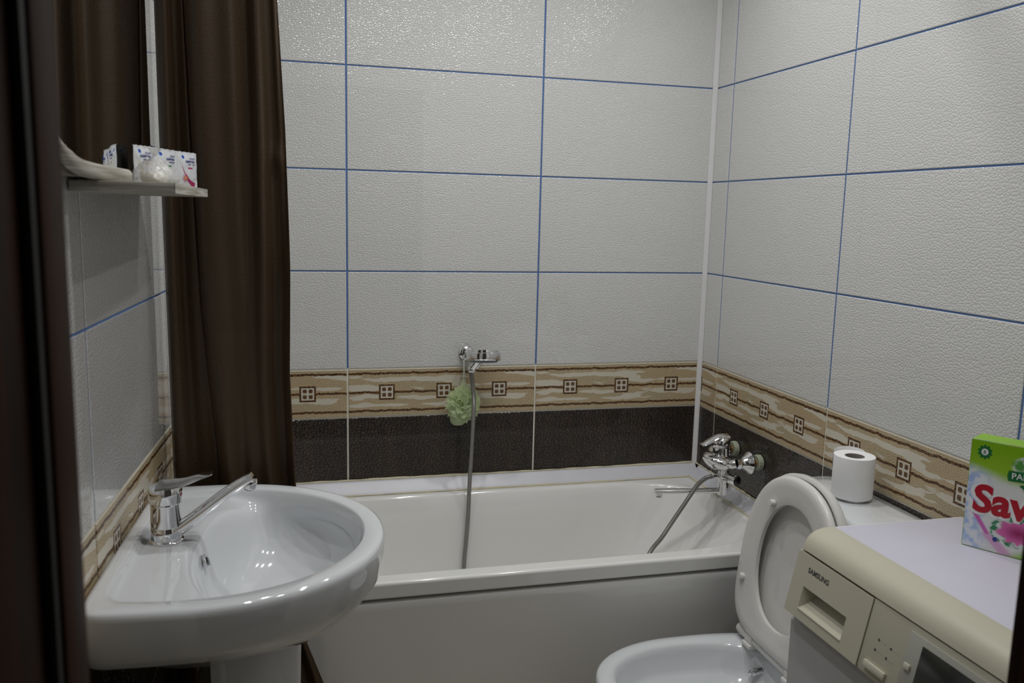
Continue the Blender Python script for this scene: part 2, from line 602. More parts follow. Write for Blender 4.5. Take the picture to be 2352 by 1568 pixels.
def tiled_wall(name, loc, rz, x0, x1, breaks, skip=None):
    """wall in local frame: x along, room on -y; grout slab plus one object for each tile"""
    w = struct(link(name, mesh(*join([gbox(x0, x1, .0024, .09, 0, .9625), gbox(x0, x1, .0024, .09, .9625, ROOM_H)]), recalc=False),
                    [M_GC, M_GB], None, loc, (0, 0, rz), smooth=False))
    for p in w.data.polygons:
        if sum(w.data.vertices[i].co.z for i in p.vertices) / 4 > .9625 + 1e-4: p.material_index = 1
    cols = []
    for i in range(len(breaks) - 1):
        a, b = breaks[i], breaks[i + 1]
        cols.append((a, max(a, x0), min(b, x1)))
    for (z0, z1, k) in ROWS:
        for (full, a, b) in cols:
            aa = a + (GV / 2 if a == full else 0); bb = b - GV / 2
            zb, zt = max(z0, 0), min(z1, ROOM_H)
            gh0 = GH / 2; gh1 = GH / 2
            if bb - aa < .01 or zt - zb < .02: continue
            if skip and skip(aa, bb, zb, zt): continue
            zb2, zt2 = zb + gh0, zt - gh1
            t = bpy.data.objects.new('tile', tile_mesh(bb - aa, zt2 - zb2, aa - full, zb2 - z0, k))
            COL.objects.link(t); t.parent = w; t.location = (aa, 0, zb2)
    return w

wall_back = tiled_wall('wall_back', (0, 0, 0), 0, -1.60, 0.0, [-1.786, -1.186, -.586, .014])
wall_right = tiled_wall('wall_right', (0, 0, 0), -pi / 2, 0.0, 2.0, [-.485, .115, .715, 1.315, 1.915, 2.515])
wall_left = tiled_wall('wall_left', tuple(OL), pi / 2 - TH, -2.02, 0.02, [-2.45, -1.85, -1.25, -.65, -.05, .55])

fl = struct(link('floor', mesh(*gbox(-1.75, .09, -2.14, .09, -.08, 0)), M_FLOOR, smooth=False))
for i in range(6):
    for j in range(7):
        xa = -1.68 + i * .30; ya = -2.0 + j * .30
        o = link('tile', bbox(xa, min(xa + .297, -.002) if xa + .297 > 0 else xa + .297, ya, min(ya + .297, -.001), 0.0, .004, .001, 1), M_FLOOR, fl, smooth=False)
struct(link('ceiling', mesh(*gbox(-1.78, .09, -2.14, .09, ROOM_H, ROOM_H + .08)), M_CEIL, smooth=False))

# doorway wall: opening x -1.505..-0.68
JL, JR, JY0, JY1 = -1.492, -.694, -2.0, -2.14
wf = struct(link('wall_front', mesh(*join([gbox(-1.78, JL - .035, JY1, JY0, 0, ROOM_H), gbox(JR + .035, .09, JY1, JY0, 0, ROOM_H),
                                           gbox(JL - .035, JR + .035, JY1, JY0, 2.07, ROOM_H)]), recalc=False), M_CEIL, smooth=False))
df = thing('door_1', None, None, (0, 0, 0)); struct(df)
for s, xj in ((-1, JL), (1, JR)):
    link('jamb', bbox(xj + s * .010, xj + s * .034, JY1 - .012, JY0 - .0005, .004, 2.035, .002), M_WOODD, df)
    link('door_stop', bbox(xj, xj + s * .012, JY0 - .055, JY0 - .0005, .004, 2.035, .003), M_WOODD, df)
    link('gasket', bbox(xj + s * .003, xj + s * .0105, JY0 - .064, JY0 - .054, .004, 2.035, .002), M_BLK, df)
    link('casing', bbox(xj + s * .012, xj + s * .085, JY1 - .028, JY1 - .012, .004, 2.10, .004), M_WOODD, df)
link('head', bbox(JL - .034, JR + .034, JY1 - .012, JY0 - .0005, 2.036, 2.068, .002), M_WOODD, df)

# corner profile between the back and the right wall
prof = [(-.0135, -.0005), (-.0135, -.003), (-.0105, -.0055), (-.0055, -.0105), (-.003, -.0135), (-.0005, -.0135), (-.0005, -.0005)]
g = gloft([[(x, y, z) for x, y in prof] for z in (.603, ROOM_H - .001)], True, True)
struct(link('trim_1', mesh(*g), M_TRIM))
# glazed coving between bath and wall, with yellowed sealant beads
RIM = .566
def coving(name, back):
    pr = [(-.002, RIM + .038), (-.007, RIM + .038), (-.012, RIM + .033), (-.030, RIM + .011), (-.0375, RIM + .006), (-.039, RIM + .0012), (-.002, RIM + .0012)]
    if back: g = gloft([[(x, y, z) for y, z in pr] for x in (-1.585, -.004)], True, True)
    else: g = gloft([[(y, x, z) for y, z in pr] for x in (-.682, -.041)], True, True)
    tr = struct(link(name, mesh(*g), M_COVE, angle=50))
    n = 120
    for (off, z, r, nm) in ((-.0035, RIM + .0405, .0034, 1), (-.040, RIM + .0026, .0030, 2)):
        pts = []
        for i in range(n + 1):
            f = i / n
            s = (-1.58 + (1.565 if nm == 1 else 1.541) * f) if back else (-.68 + (.668 if nm == 1 else .642) * f)
            pts.append((s, off, z) if back else (off, s, z))
        seed = RND.random() * 50
        rad = lambda f, r=r, seed=seed: r * (1 + .35 * sin(f * 37 + seed) * sin(f * 83 + seed * 2) + .25 * sin(f * 11 + seed))
        link('sealant_bead', mesh(*gtube(pts, rad, 8)), M_CAULK, tr)
    return tr
coving('trim_2', True); coving('trim_3', False)

# ------------------------------------------------------------------ ceiling spot lamps
_m = MT('lamp_lens', (1, 1, 1), .4); _m.set('Emission Color', (*LAMP_COLOR, 1)); _m.set('Emission Strength', 6.0)
M_LENS = _m.m
def downlight(x, y, where):
    t = thing('ceiling_spotlight', 'small round recessed ceiling spotlight ' + where, 'spotlight', (x, y, ROOM_H), 0, 'ceiling spotlights above the bathroom')
    link('ring', mesh(*glathe([(.036, 0), (.044, -.001), (.046, -.004), (.044, -.007), (.036, -.008), (.034, -.004)], n=28, cap0=False, cap1=False)), M_TRIM, t)
    link('lens', mesh(*glathe([(.033, -.003), (.033, -.0045)], n=24)), M_LENS, t)
    ld = bpy.data.lights.new('lamp', 'AREA')
    ld.shape = 'DISK'; ld.size = .06; ld.energy = LAMP_WATTS; ld.color = LAMP_COLOR; ld.spread = radians(LAMP_SPREAD)
    lo = bpy.data.objects.new('lamp', ld); COL.objects.link(lo); lo.parent = t; lo.location = (0, 0, -.0085)
    return t
for ly, row in zip(LAMP_Y, ('in the row nearer the bathtub', 'in the row nearer the door')):
    for lx, col in zip(LAMP_X, ('on the curtain side', 'in the middle', 'on the right wall side')):
        downlight(lx, ly, row + ', ' + col)

# ------------------------------------------------------------------ bathtub
def stadium(xr0, ar, xl0, al, yc, b, n, z, m=24, k=14):
    """closed outline: superelliptic right end, straight sides, superelliptic left end"""
    P = []
    def se(t, e): return math.copysign(abs(t) ** (2 / e), t)
    for i in range(m + 1):
        th = -pi / 2 + pi * i / m
        P.append((xr0 + ar * se(cos(th), n), yc + b * se(sin(th), n), z))
    for i in range(1, k): P.append((xr0 + (xl0 - xr0) * i / k, yc + b, z))
    for i in range(m + 1):
        th = pi / 2 + pi * i / m
        P.append((xl0 + al * se(cos(th), n), yc + b * se(sin(th), n), z))
    for i in range(1, k): P.append((xl0 + (xr0 - xl0) * i / k, yc - b, z))
    return P

tub = thing('bathtub', 'white built-in bathtub along the back wall below the dark tiles', 'bathtub', (0, 0, 0))
YC, B = -.3435, .3375
def outer(ins, z): return stadium(-.10, .096 - ins, -1.46, .096 - ins, YC, B - ins, 14, z)
R = [outer(.006, .5265), outer(.001, .5265), outer(0, .5285), outer(0, .531), outer(0, .5575), outer(0, .5595), outer(.0012, .5635), outer(.0045, .5656), outer(.008, RIM), outer(.0105, RIM)]
IN = [  # xr0, ar, xl0, al, b, n, z
    (-.42, .381, -1.20, .338, .2935, 3.0, RIM), (-.42, .378, -1.20, .335, .2905, 3.0, RIM - .0003), (-.42, .3735, -1.20, .331, .2860, 3.0, RIM - .0025), (-.42, .370, -1.20, .327, .2825, 3.0, RIM - .0065), (-.42, .3675, -1.20, .324, .2800, 3.0, RIM - .012),
    (-.42, .352, -1.19, .305, .2700, 2.9, RIM - .04), (-.43, .335, -1.16, .285, .2610, 2.8, RIM - .09), (-.45, .305, -1.11, .260, .2530, 2.7, RIM - .16),
    (-.47, .265, -1.04, .230, .2450, 2.6, RIM - .24), (-.48, .225, -.97, .200, .2360, 2.6, RIM - .31), (-.49, .190, -.93, .170, .2150, 2.6, RIM - .36),
    (-.50, .150, -.90, .130, .1800, 2.6, RIM - .385), (-.50, .07, -.88, .06, .09, 2.4, RIM - .392)]
R += [stadium(a, b_, c, d, -.345, bb, n, z) for a, b_, c, d, bb, n, z in IN]
tb = link('basin', mesh(*gloft(R, False, True)), M_ACR, tub, angle=60)
tb.modifiers.new('weighted', 'WEIGHTED_NORMAL').keep_sharp = True
# apron panel, slightly bellied, rounded at its top edge
aps = [(-.668, .520), (-.676, .517), (-.6785, .508), (-.677, .495), (-.672, .44), (-.664, .34), (-.656, .22), (-.650, .10), (-.648, .012), (-.60, .012), (-.60, .520)]
rings = []
for i in range(41):
    f = i / 40; x = -1.575 + 1.57 * f
    belly = .0
    rings.append([(x, y - belly, z) for y, z in aps])
link('apron', mesh(*gloft(rings, True, True)), M_ACR, tub, angle=50)

# ------------------------------------------------------------------ shower curtain
def curtain():
    t = thing('shower_curtain', 'dark brown dotted shower curtain gathered at the left end of the bath', 'curtain', (-1.5, -.74, .06))
    keys = [(0.00, -1.606, -.705), (.05, -1.598, -.728), (.11, -1.583, -.737), (.18, -1.568, -.724), (.25, -1.552, -.735), (.30, -1.541, -.738),
            (.345, -1.536, -.706), (.38, -1.549, -.674), (.415, -1.549, -.708), (.45, -1.533, -.750), (.50, -1.507, -.768), (.57, -1.475, -.762),
            (.64, -1.450, -.772), (.71, -1.425, -.760), (.78, -1.404, -.769), (.85, -1.385, -.752), (.91, -1.371, -.758), (.96, -1.360, -.772), (1.0, -1.352, -.768)]
    ns, nz = 150, 150
    sp = spline([(k[1], k[2], 0) for k in keys], 9); m = len(sp) - 1
    us = [0.0]
    for i in range(m): us.append(us[-1] + (sp[i + 1] - sp[i]).length)
    z0, z1 = .055, 2.355
    def edge(z):     # right-hand edge offset with height
        tbl = [(.0, .085), (.36, .066), (.50, .018), (.85, .006), (1.10, -.004), (1.33, 0.0), (1.60, -.006), (1.87, -.018), (2.2, -.03)]
        for (a, b), (c, d) in zip(tbl, tbl[1:]):
            if z <= c: return b + (d - b) * max(0, (z - a)) / (c - a)
        return tbl[-1][1]
    def valley(z):   # sideways drift of the main fold
        tbl = [(0, .11), (.6, .085), (.88, .055), (1.24, .014), (1.6, -.006), (2.2, -.03)]
        for (a, b), (c, d) in zip(tbl, tbl[1:]):
            if z <= c: return b + (d - b) * max(0, (z - a)) / (c - a)
        return tbl[-1][1]
    vs, uvs, fs = [], [], []
    for j in range(nz + 1):
        z = z0 + (z1 - z0) * j / nz
        for i in range(m + 1):
            p = sp[i]; s = i / m
            bell = math.exp(-((s - .38) / .22) ** 2)
            dx = edge(z) * s ** 2.2 + valley(z) * bell * .75
            fold = .0085 * sin(s * 26 + z * 1.7 + 2 * sin(z * 2.1)) * min(1, s * 3) + .0035 * sin(s * 47 - z * 4.3)
            amp = 1.0 + .18 * (1.3 - z)
            y = -.74 + (p.y + .74) * amp + fold
            # soft pinches near 1.55 m and the folded crease line near 1.19 m
            y += -.012 * math.exp(-((z - 1.545) / .022) ** 2) * math.exp(-((s - .90) / .07) ** 2)
            y += -.010 * math.exp(-((z - 1.33) / .03) ** 2) * math.exp(-((s - .97) / .05) ** 2)
            y += .0035 * max(0, 1 - abs(z - 1.187) / .009) * (1 if s > .42 else .4)
            y = min(y, -.6895)
            x = p.x + dx
            x = max(x, OL.x + (y) * .0525 + .006)
            vs.append((x + 1.5, y + .74, z - .06)); uvs.append((us[i], z))
    w = m + 1
    for j in range(nz):
        for i in range(m): fs.append((j * w + i, j * w + i + 1, (j + 1) * w + i + 1, (j + 1) * w + i))
    me = bpy.data.meshes.new('cloth'); me.from_pydata(vs, [], fs)
    uv = me.uv_layers.new(name='UVMap')
    for l in me.loops: uv.data[l.index].uv = uvs[l.vertex_index]
    o = link('cloth', me, M_CURT, t, angle=180)
    so = o.modifiers.new('thick', 'SOLIDIFY'); so.thickness = .0012
    for k in range(9):
        s = k / 8; i = int(s * m); p = sp[i]
        link('ring', mesh(*gtube([(p.x + 1.5 - .02 * s, -.742 + .74 + .019 * cos(a), 2.352 + .019 + .019 * sin(a) - .06) for a in [2 * pi * q / 20 for q in range(21)]], .002, 6)), M_CHR, t)
    return t
curtain()
rod = thing('curtain_rod', 'chrome curtain rod running over the bath edge', 'rod', (-.8, -.742, 2.380))
link('pole', mesh(*glathe([(.0105, -.812), (.0105, .798)], (0, 0, 0), (1, 0, 0), 20)), M_CHR, rod)
for xx, s in ((-.815, 1), (.7985, -1)):
    link('flange', mesh(*glathe([(.024, 0), (.024, .004), (.013, .010)], (xx, 0, 0), (s, 0, 0), 20)), M_CHR, rod)

# ------------------------------------------------------------------ mirror, its frame and shelf (left wall)
mir = thing('wall_mirror', 'mirror with a whitewashed wood rail hanging on the left wall above the sink', 'mirror', LW(0, -1.1, 1.48), RZL)
def LM(o, x, y, z):            # left-frame point to local coordinates of a thing standing at (ox, oy, oz)
    return (x - o[0], y - o[1], z - o[2])
mo = (0, -1.1, 1.48)
def rrect(y0, y1, z0, z1, r, x, m=8):
    P = []
    for (cy, cz, a0) in ((y1 - r, z1 - r, 0), (y0 + r, z1 - r, pi / 2), (y0 + r, z0 + r, pi), (y1 - r, z0 + r, 3 * pi / 2)):
        for i in range(m + 1):
            a = a0 + pi / 2 * i / m
            P.append((x, cy + r * cos(a), cz + r * sin(a)))
    return P
g = gloft([[LM(mo, *p) for p in rrect(-1.448, -.882, 1.481, 2.16, .05, x)] for x in (.0015, .0245)], True, True)
link('backing_board', mesh(*g), M_CARD, mir)
g = gloft([[LM(mo, *p) for p in rrect(-1.440, -.884, 1.486, 2.15, .055, x)] for x in (.0247, .028)], True, True)
link('mirror_glass', mesh(*g), M_MIRROR, mir, angle=20)
# lower rail, turning up a little at the near corner
rail = spline([LM(mo, .030, -1.446, 1.538), LM(mo, .0305, -1.441, 1.520), LM(mo, .033, -1.424, 1.505), LM(mo, .035, -1.388, 1.494), LM(mo, .036, -1.33, 1.4895), LM(mo, .037, -1.22, 1.4885), LM(mo, .037, -1.115, 1.4885)], 8)
link('rail', mesh(*gtube(rail, lambda f: (.0015 + .007 * min(1, f * 2.6), .001 + .0105 * min(1, f * 2.6) ** 1.3), 16, ref=(1, 0, 0))), M_WOODW, mir)

sh = thing('wall_shelf', 'small whitewashed wood shelf below the mirror', 'shelf', LW(0, -1.15, 1.461), RZL)
so_ = (0, -1.15, 1.461)
shp = [(.002, -1.305), (.140, -1.303), (.1215, -.858), (.002, -.858)]
link('board', bevelled(gloft([[(x, y + 1.15, z) for x, y in shp] for z in (0, .0155)], True, True), .0012, 2), M_WOODW, sh)
e0, e1 = Vector((.1403, -1.3025 + 1.15, 0)), Vector((.1218, -.8585 + 1.15, 0))
link('edge_band', mesh(*gloft([[(e.x, e.y, .0006), (e.x + .0009, e.y, .0006), (e.x + .0009, e.y, .0150), (e.x, e.y, .0150)] for e in (e0, e1)], True, True)), M_WOODW, sh)

# shampoo sachet strip standing zig-zag on the shelf
SHT = 1.4766
def sachets():
    P = [(.036, -1.030), (.0405, -1.085), (.0605, -1.035), (.084, -.949), (.108, -.888)]
    acc = [(.05, .30, .06), (.55, .42, .02), (.04, .26, .08), (.42, .02, .13)]
    t = thing('sachet_strip', 'folded strip of white shampoo sachets with blue drops standing on the shelf', 'sachets', LW(.08, -1.05, SHT), RZL)
    o0 = (.08, -1.05, SHT)
    Hh = .0645
    for k in range(4):
        a, b = Vector((*P[k], 0)), Vector((*P[k + 1], 0))
        if k == 0: a, b = a, b
        d = (b - a); L = d.length; d.normalize()
        nrm = Vector((d.y, -d.x, 0)) if k else Vector((-d.y, d.x, 0))
        if nrm.x < 0 and k: nrm = -nrm
        if k == 0: nrm = Vector((-abs(nrm.x), nrm.y, 0))
        nu, nv = 14, 18
        vs, uvs = [], []
        for side in (1, -1):
            for j in range(nv + 1):
                for i in range(nu + 1):
                    u, v = i / nu, j / nv
                    edge = min(u, 1 - u, .5) * 2; edgev = min(v, 1 - v) * 2
                    puff = .0042 * min(1, edge * 1.6) ** .7 * max(0, min(1, (edgev - .12) * 2.2)) ** .7
                    puff += .0005 * sin(u * 17 + k) * sin(v * 13 + 2 * k)
                    zz = Hh * v + (.0006 * sin(u * 60) if j == nv else 0)
                    q = a + d * (L * u) + nrm * (side * (puff + .0002))
                    vs.append((q.x - o0[0], q.y - o0[1], zz)); uvs.append((u if k else 1 - u, v))
        n1 = (nu + 1) * (nv + 1); fs = []
        for side in (0, 1):
            for j in range(nv):
                for i in range(nu):
                    q = side * n1 + j * (nu + 1) + i
                    f = (q, q + 1, q + nu + 2, q + nu + 1)
                    fs.append(f if side == 0 else f[::-1])
        me = bpy.data.meshes.new('sachet'); me.from_pydata(vs, [], fs)
        uv = me.uv_layers.new(name='UVMap')
        for l in me.loops: uv.data[l.index].uv = uvs[l.vertex_index]
        so = link('sachet', me, sachet_print('sachet_print', acc[k]), t, angle=180)
        if k:
            for body, fz, sz, bold in (('Amelis', .845, .0062, 0), ('шампунь', .755, .0070, .0001), ('нормальные', .69, .0036, 0)):
                tm = text_geo(body, sz, .0001, bold, .25)
                wdt = max(v.co.x for v in tm.vertices)
                place_mesh(tm, a + d * (L * .80 - wdt) + nrm * .0046 - Vector((o0[0], o0[1], -Hh * fz + .003)), d, (0, 0, 1), nrm)
                link('lettering', tm, M_NAVY, so, smooth=False)
    return t
sachets()

# knotted clear bag of little soaps
def soap_bag():
    o0 = (.094, -1.192, SHT)
    t = thing('plastic_bag', 'knotted see-through plastic bag lying in front of the sachets', 'bag', LW(*o0), RZL)
    tm = MT('clear_plastic_film', (.86, .86, .86), .18); tm.set('Alpha', .34); tm.set('Specular IOR Level', .8)
    n = tm.noise(tm.coord(), 110, 3); tm.bump(n, .6, .004); tm.set('Alpha', n.ss(.3, .75) * .35 + .38)
    rings = []; nn = 44
    for k, (rx, ry, z) in enumerate(((.036, .050, .0006), (.040, .055, .003), (.0385, .052, .010), (.034, .043, .018), (.027, .031, .026), (.018, .020, .033), (.009, .010, .037), (.0035, .0045, .040), (.003, .003, .0425), (.007, .009, .047), (.0105, .015, .053))):
        ring = []
        for j in range(nn):
            a = 2 * pi * j / nn
            w = 1 + (.07 * sin(a * 5 + k) + .05 * sin(a * 11 + 2 * k) + .03 * sin(a * 17 - k)) * (1 if k > 0 else .6)
            spike = 1 + (.20 * max(0, cos(a + pi / 2)) ** 8 if k < 3 else 0)
            ring.append((rx * .8 * cos(a) * w, ry * sin(a) * w * spike * .86, z + .0012 * sin(3 * a + k) * min(1, k)))
        rings.append(ring)
    link('film', mesh(*gloft(rings, True, False)), tm.m, t, angle=180)
    for (x, y, rz, col, lab) in ((-.004, -.022, .3, (.80, .70, .50), 'small round yellow soap nearest the door end inside the clear bag'),
                                 (-.010, .004, 1.2, (.82, .66, .60), 'small round pink soap in the middle of the clear bag'),
                                 (.001, .0235, .1, (.82, .73, .46), 'small round yellow soap at the curtain end inside the clear bag')):
        g = glathe([(.003, .002), (.0085, .0022), (.0115, .006), (.0115, .013), (.008, .017), (.003, .0175)], n=24)
        s = link('soap', mesh(*g), speck('soap', col, .45), None, LW(o0[0] + x, o0[1] + y, SHT - .0004), (0, 0, rz + RZL))
        tag(s, lab, 'soap', 'little soaps in the clear bag')
soap_bag()

# ------------------------------------------------------------------ wash basin
SX, SYc, SZ = .0, -1.112, .880
def ray_shape(F, c, n):
    out = []
    for i in range(n):
        a = 2 * pi * i / n; dx, dy = cos(a), sin(a)
        lo, hi = 0.0, .8
        for _ in range(40):
            md = (lo + hi) / 2
            if F(c[0] + dx * md, c[1] + dy * md) < 1: lo = md
            else: hi = md
        out.append((c[0] + dx * lo, c[1] + dy * lo))
    return out
def dshape(x0, xm, a, b, bw, nf=2.05):
    """flat against the wall at x0, straight-ish sides to xm, ellipse to xm+a"""
    def F(x, y):
        dy = abs(y - SYc)
        if x >= xm: return ((x - xm) / a) ** nf + (dy / b) ** nf
        f = (xm - x) / (xm - x0)
        bb = b + (bw - b) * min(1, max(0, f)) ** 2
        return max(f, 0) ** 14 + (dy / bb) ** 14 if f > .02 else (dy / b) ** nf
    return F
def sink():
    t = thing('wash_basin', 'white ceramic pedestal wash basin on the left wall', 'sink', LW(0, SYc, 0), RZL)
    c = (.20, SYc); N = 200
    def ring(F, z): return [(x, y - SYc, z(x, y) if callable(z) else z) for x, y in ray_shape(F, c, N)]
    bulge = lambda d: (lambda x, y: d)
    R = []
    # underside up to the rim
    R.append(ring(dshape(.06, .13, .105, .085, .07), .692))
    R.append(ring(dshape(.05, .13, .145, .115, .095), .699))
    R.append(ring(dshape(.02, .12, .212, .200, .185), lambda x, y: .714 + .044 * min(1, abs(y - SYc) / .2) ** 2))
    R.append(ring(dshape(.006, .13, .250, .250, .245), lambda x, y: .742 + .036 * min(1, abs(y - SYc) / .25) ** 2))
    R.append(ring(dshape(.003, .135, .278, .272, .268), lambda x, y: .776 + .016 * min(1, abs(y - SYc) / .27) ** 2))
    R.append(ring(dshape(.002, .14, .296, .284, .278), lambda x, y: .806 + .010 * min(1, abs(y - SYc) / .27) ** 2))
    R.append(ring(dshape(.002, .14, .304, .289, .282), .845))
    R.append(ring(dshape(.002, .14, .306, .290, .283), .866))
    R.append(ring(dshape(.0025, .14, .3055, .2895, .2825), .872))
    R.append(ring(dshape(.004, .14, .303, .287, .281), .8772))
    R.append(ring(dshape(.007, .14, .299, .283, .277), .8797))
    R.append(ring(dshape(.011, .14, .294, .278, .272), SZ + .0004))
    # inner edge of rim, the shallow tap deck and the bowl
    def st(a, b, v):
        v = min(1, max(0, (v - a) / (b - a))); return v * v * (3 - 2 * v)
    def esh(cx, a1, a2, b, n=2.3):
        def F(x, y):
            dx = x - cx
            return (abs(dx) / (a1 if dx > 0 else a2)) ** n + (abs(y - SYc) / b) ** n
        return F
    R.append(ring(dshape(.029, .14, .2715, .2535, .240), SZ + .0002))
    R.append(ring(dshape(.0315, .14, .2695, .2515, .2375), SZ - .0012))
    R.append(ring(dshape(.0335, .14, .2675, .2495, .235), SZ - .004))
    R.append(ring(dshape(.037, .14, .265, .247, .231), lambda x, y: SZ - .008 - .008 * st(.10, .26, x)))
    R.append(ring(dshape(.043, .14, .260, .242, .225), lambda x, y: SZ - .0095 - .020 * st(.10, .26, x)))
    ra = ring(dshape(.043, .14, .260, .242, .225), lambda x, y: SZ - .0095 - .020 * st(.10, .26, x))
    rb = ring(esh(.232, .162, .114, .220, 2.5), lambda x, y: SZ - .0105 - .045 * st(.115, .25, x))
    for f in (.12, .3, .5, .7, .88):
        R.append([tuple(p[k] + (q[k] - p[k]) * f for k in range(3)) for p, q in zip(ra, rb)])
    R.append(ring(esh(.232, .162, .114, .220, 2.5), lambda x, y: SZ - .0105 - .045 * st(.115, .25, x)))
    R.append(ring(esh(.232, .158, .108, .213, 2.5), lambda x, y: SZ - .0140 - .060 * st(.115, .25, x)))
    R.append(ring(esh(.233, .152, .104, .205, 2.45), lambda x, y: SZ - .024 - .065 * st(.115, .25, x)))
    R.append(ring(esh(.235, .141, .099, .190, 2.4), lambda x, y: SZ - .062 - .046 * st(.12, .25, x)))
    R.append(ring(esh(.238, .122, .092, .162, 2.3), lambda x, y: SZ - .104 - .024 * st(.12, .25, x)))
    R.append(ring(esh(.240, .090, .074, .120, 2.2), SZ - .142))
    R.append(ring(esh(.238, .045, .042, .055, 2.0), SZ - .150))
    R.append(ring(esh(.236, .022, .022, .022, 2.0), SZ - .152))
    link('basin', mesh(*gloft(R, True, True)), M_CER, t, angle=75)
    # pedestal column, D-shaped
    pr = []
    for z, a, b in ((.003, .150, .125), (.03, .148, .122), (.08, .135, .108), (.25, .124, .098), (.50, .126, .100), (.60, .130, .104), (.695, .132, .108)):
        P = []
        for i in range(40):
            th = -pi / 2 + pi * i / 39
            P.append((.165 + a * cos(th), b * .80 * sin(th), z))
        P.append((.152, b * .78, z)); P.append((.152, -b * .78, z))
        pr.append(P)
    link('pedestal', mesh(*gloft(pr, True, True)), M_CER, t, angle=60)
    # overflow ring and drain
    ox, oz = .1375, SZ - .047
    ax = Vector((.93, 0, .36))
    link('overflow_ring', mesh(*glathe([(.0125, -.002), (.0125, .0015), (.0105, .003), (.0075, .0022), (.0072, -.002)], (ox, 0.0, oz), ax, 24, False, False)), M_CHR, t)
    link('overflow_hole', mesh(*glathe([(.0074, -.001), (.0074, .0004)], (ox, 0.0, oz), ax, 20)), M_BLK, t)
    link('drain', mesh(*glathe([(.022, -.001), (.022, .002), (.018, .003), (.010, .001)], (.236, 0, SZ - .152), (0, 0, 1), 28)), M_CHR, t)
sink()

def sink_tap():
    bx, by, bz = .072, -1.100, SZ - .0105
    t = thing('sink_tap', 'chrome single-lever mixer tap on the wash basin deck', 'tap', LW(bx, by, bz), RZL)
    link('base_ring', mesh(*glathe([(.0275, .0002), (.0285, .001), (.0287, .0035), (.0265, .006), (.0245, .0065)], n=40)), M_CHR, t)
    body = link('body', mesh(*glathe([(.0255, .006), (.0255, .007), (.0252, .0275), (.0248, .0282), (.0248, .0288), (.0252, .0295), (.0248, .045), (.0243, .066), (.0246, .068), (.0240, .0695)], n=40)), M_CHR, t, angle=30)
    # lever: cap growing out into a long flat handle
    Rr = []
    nn = 36
    for z, r, o in ((.0697, .0243, 0), (.071, .0262, 0), (.078, .0268, 0), (.088, .0270, 0), (.097, .0262, .002), (.1015, .0235, .005), (.1035, .012, .006)):
        Rr.append([(r * cos(2 * pi * j / nn) * (1.05 if cos(2 * pi * j / nn) > 0 else 1.0), r * sin(2 * pi * j / nn), z + .10 * o * cos(2 * pi * j / nn) * r * 20) for j in range(nn)])
    lv = link('lever', mesh(*gloft(Rr, True, True)), M_CHR, t, angle=50)
    pth = spline([(-.012, .001, .0995), (.012, .002, .1010), (.036, .003, .1050), (.058, .004, .1125), (.078, .005, .1175)], 8)
    link('handle', mesh(*gtube(pth, lambda f: (.021 * (1 - f) ** .6 + .0115, .0042 - .0024 * f), 20, ref=(0, 1, 0))), M_CHR, lv, angle=60)
    link('temperature_dot', mesh(*glathe([(.0042, 0), (.0038, .0009), (.002, .0012)], (.0267, -.006, .0855), (1, -.23, 0), 16)), speck('red_enamel', (.45, .01, .03), .3), lv)
    # spout, flattened tube rising towards the bowl
    sp = spline([(.012, .0, .018), (.030, 0, .0265), (.060, 0, .049), (.090, 0, .0725), (.115, 0, .0905), (.132, 0, .1015), (.146, 0, .1085)], 8)
    s = link('spout', mesh(*gtube(sp, lambda f: (.0140 - .001 * f, .0125 - .0030 * f), 20, ref=(0, 1, 0))), M_CHR, t, angle=60)
    link('nozzle', mesh(*glathe([(.0112, -.010), (.0120, -.008), (.0120, .004), (.0095, .011)], (.1405, 0, .099), (.28, 0, 1), 24)), M_CHR, s)
    link('aerator', mesh(*glathe([(.0072, -.013), (.0078, -.0095)], (.1405, 0, .099), (.28, 0, 1), 20)), speck('grey_aerator', (.35, .35, .36), .4), s)
sink_tap()

# under the sink: drain pipe and a black plastic bag
sp_ = thing('drain_pipe', 'beige plastic drain pipe under the wash basin', 'pipe', LW(.06, -1.02, 0), RZL)
link('pipe', mesh(*gtube(spline([(.075, -.05, .64), (.06, -.02, .56), (.035, .01, .50), (.02, .03, .40), (-.02, .03, .32), (-.0570, .03, .30)], 8), lambda f: .017 + .002 * (int(f * 60) % 2), 14)), speck('beige_pipe', (.45, .40, .33), .5), sp_)
bk = thing('plastic_bag', 'black plastic bag standing in the dark under the wash basin', 'bag', LW(.105, -1.262, .004), RZL)
rings = []
for z, r in ((0, .045), (.01, .062), (.12, .068), (.30, .064), (.46, .058), (.56, .052), (.60, .042), (.625, .026), (.635, .012)):
    rings.append([(r * .72 * cos(2 * pi * j / 32) * (1 + .05 * sin(5 * 2 * pi * j / 32 + z * 20)), r * sin(2 * pi * j / 32) * (1 + .05 * sin(7 * 2 * pi * j / 32 - z * 15)), z) for j in range(32)])
link('film', mesh(*gloft(rings, True, True)), speck('black_film', (.007, .008, .012), .35), bk)
link('drawstring', mesh(*gtube(spline([(.012, -.066, .40), (.008, -.060, .50), (.0, -.050, .575), (-.004, -.036, .612), (0, -.018, .632)], 8), .0012, 8)), M_CORD, bk)

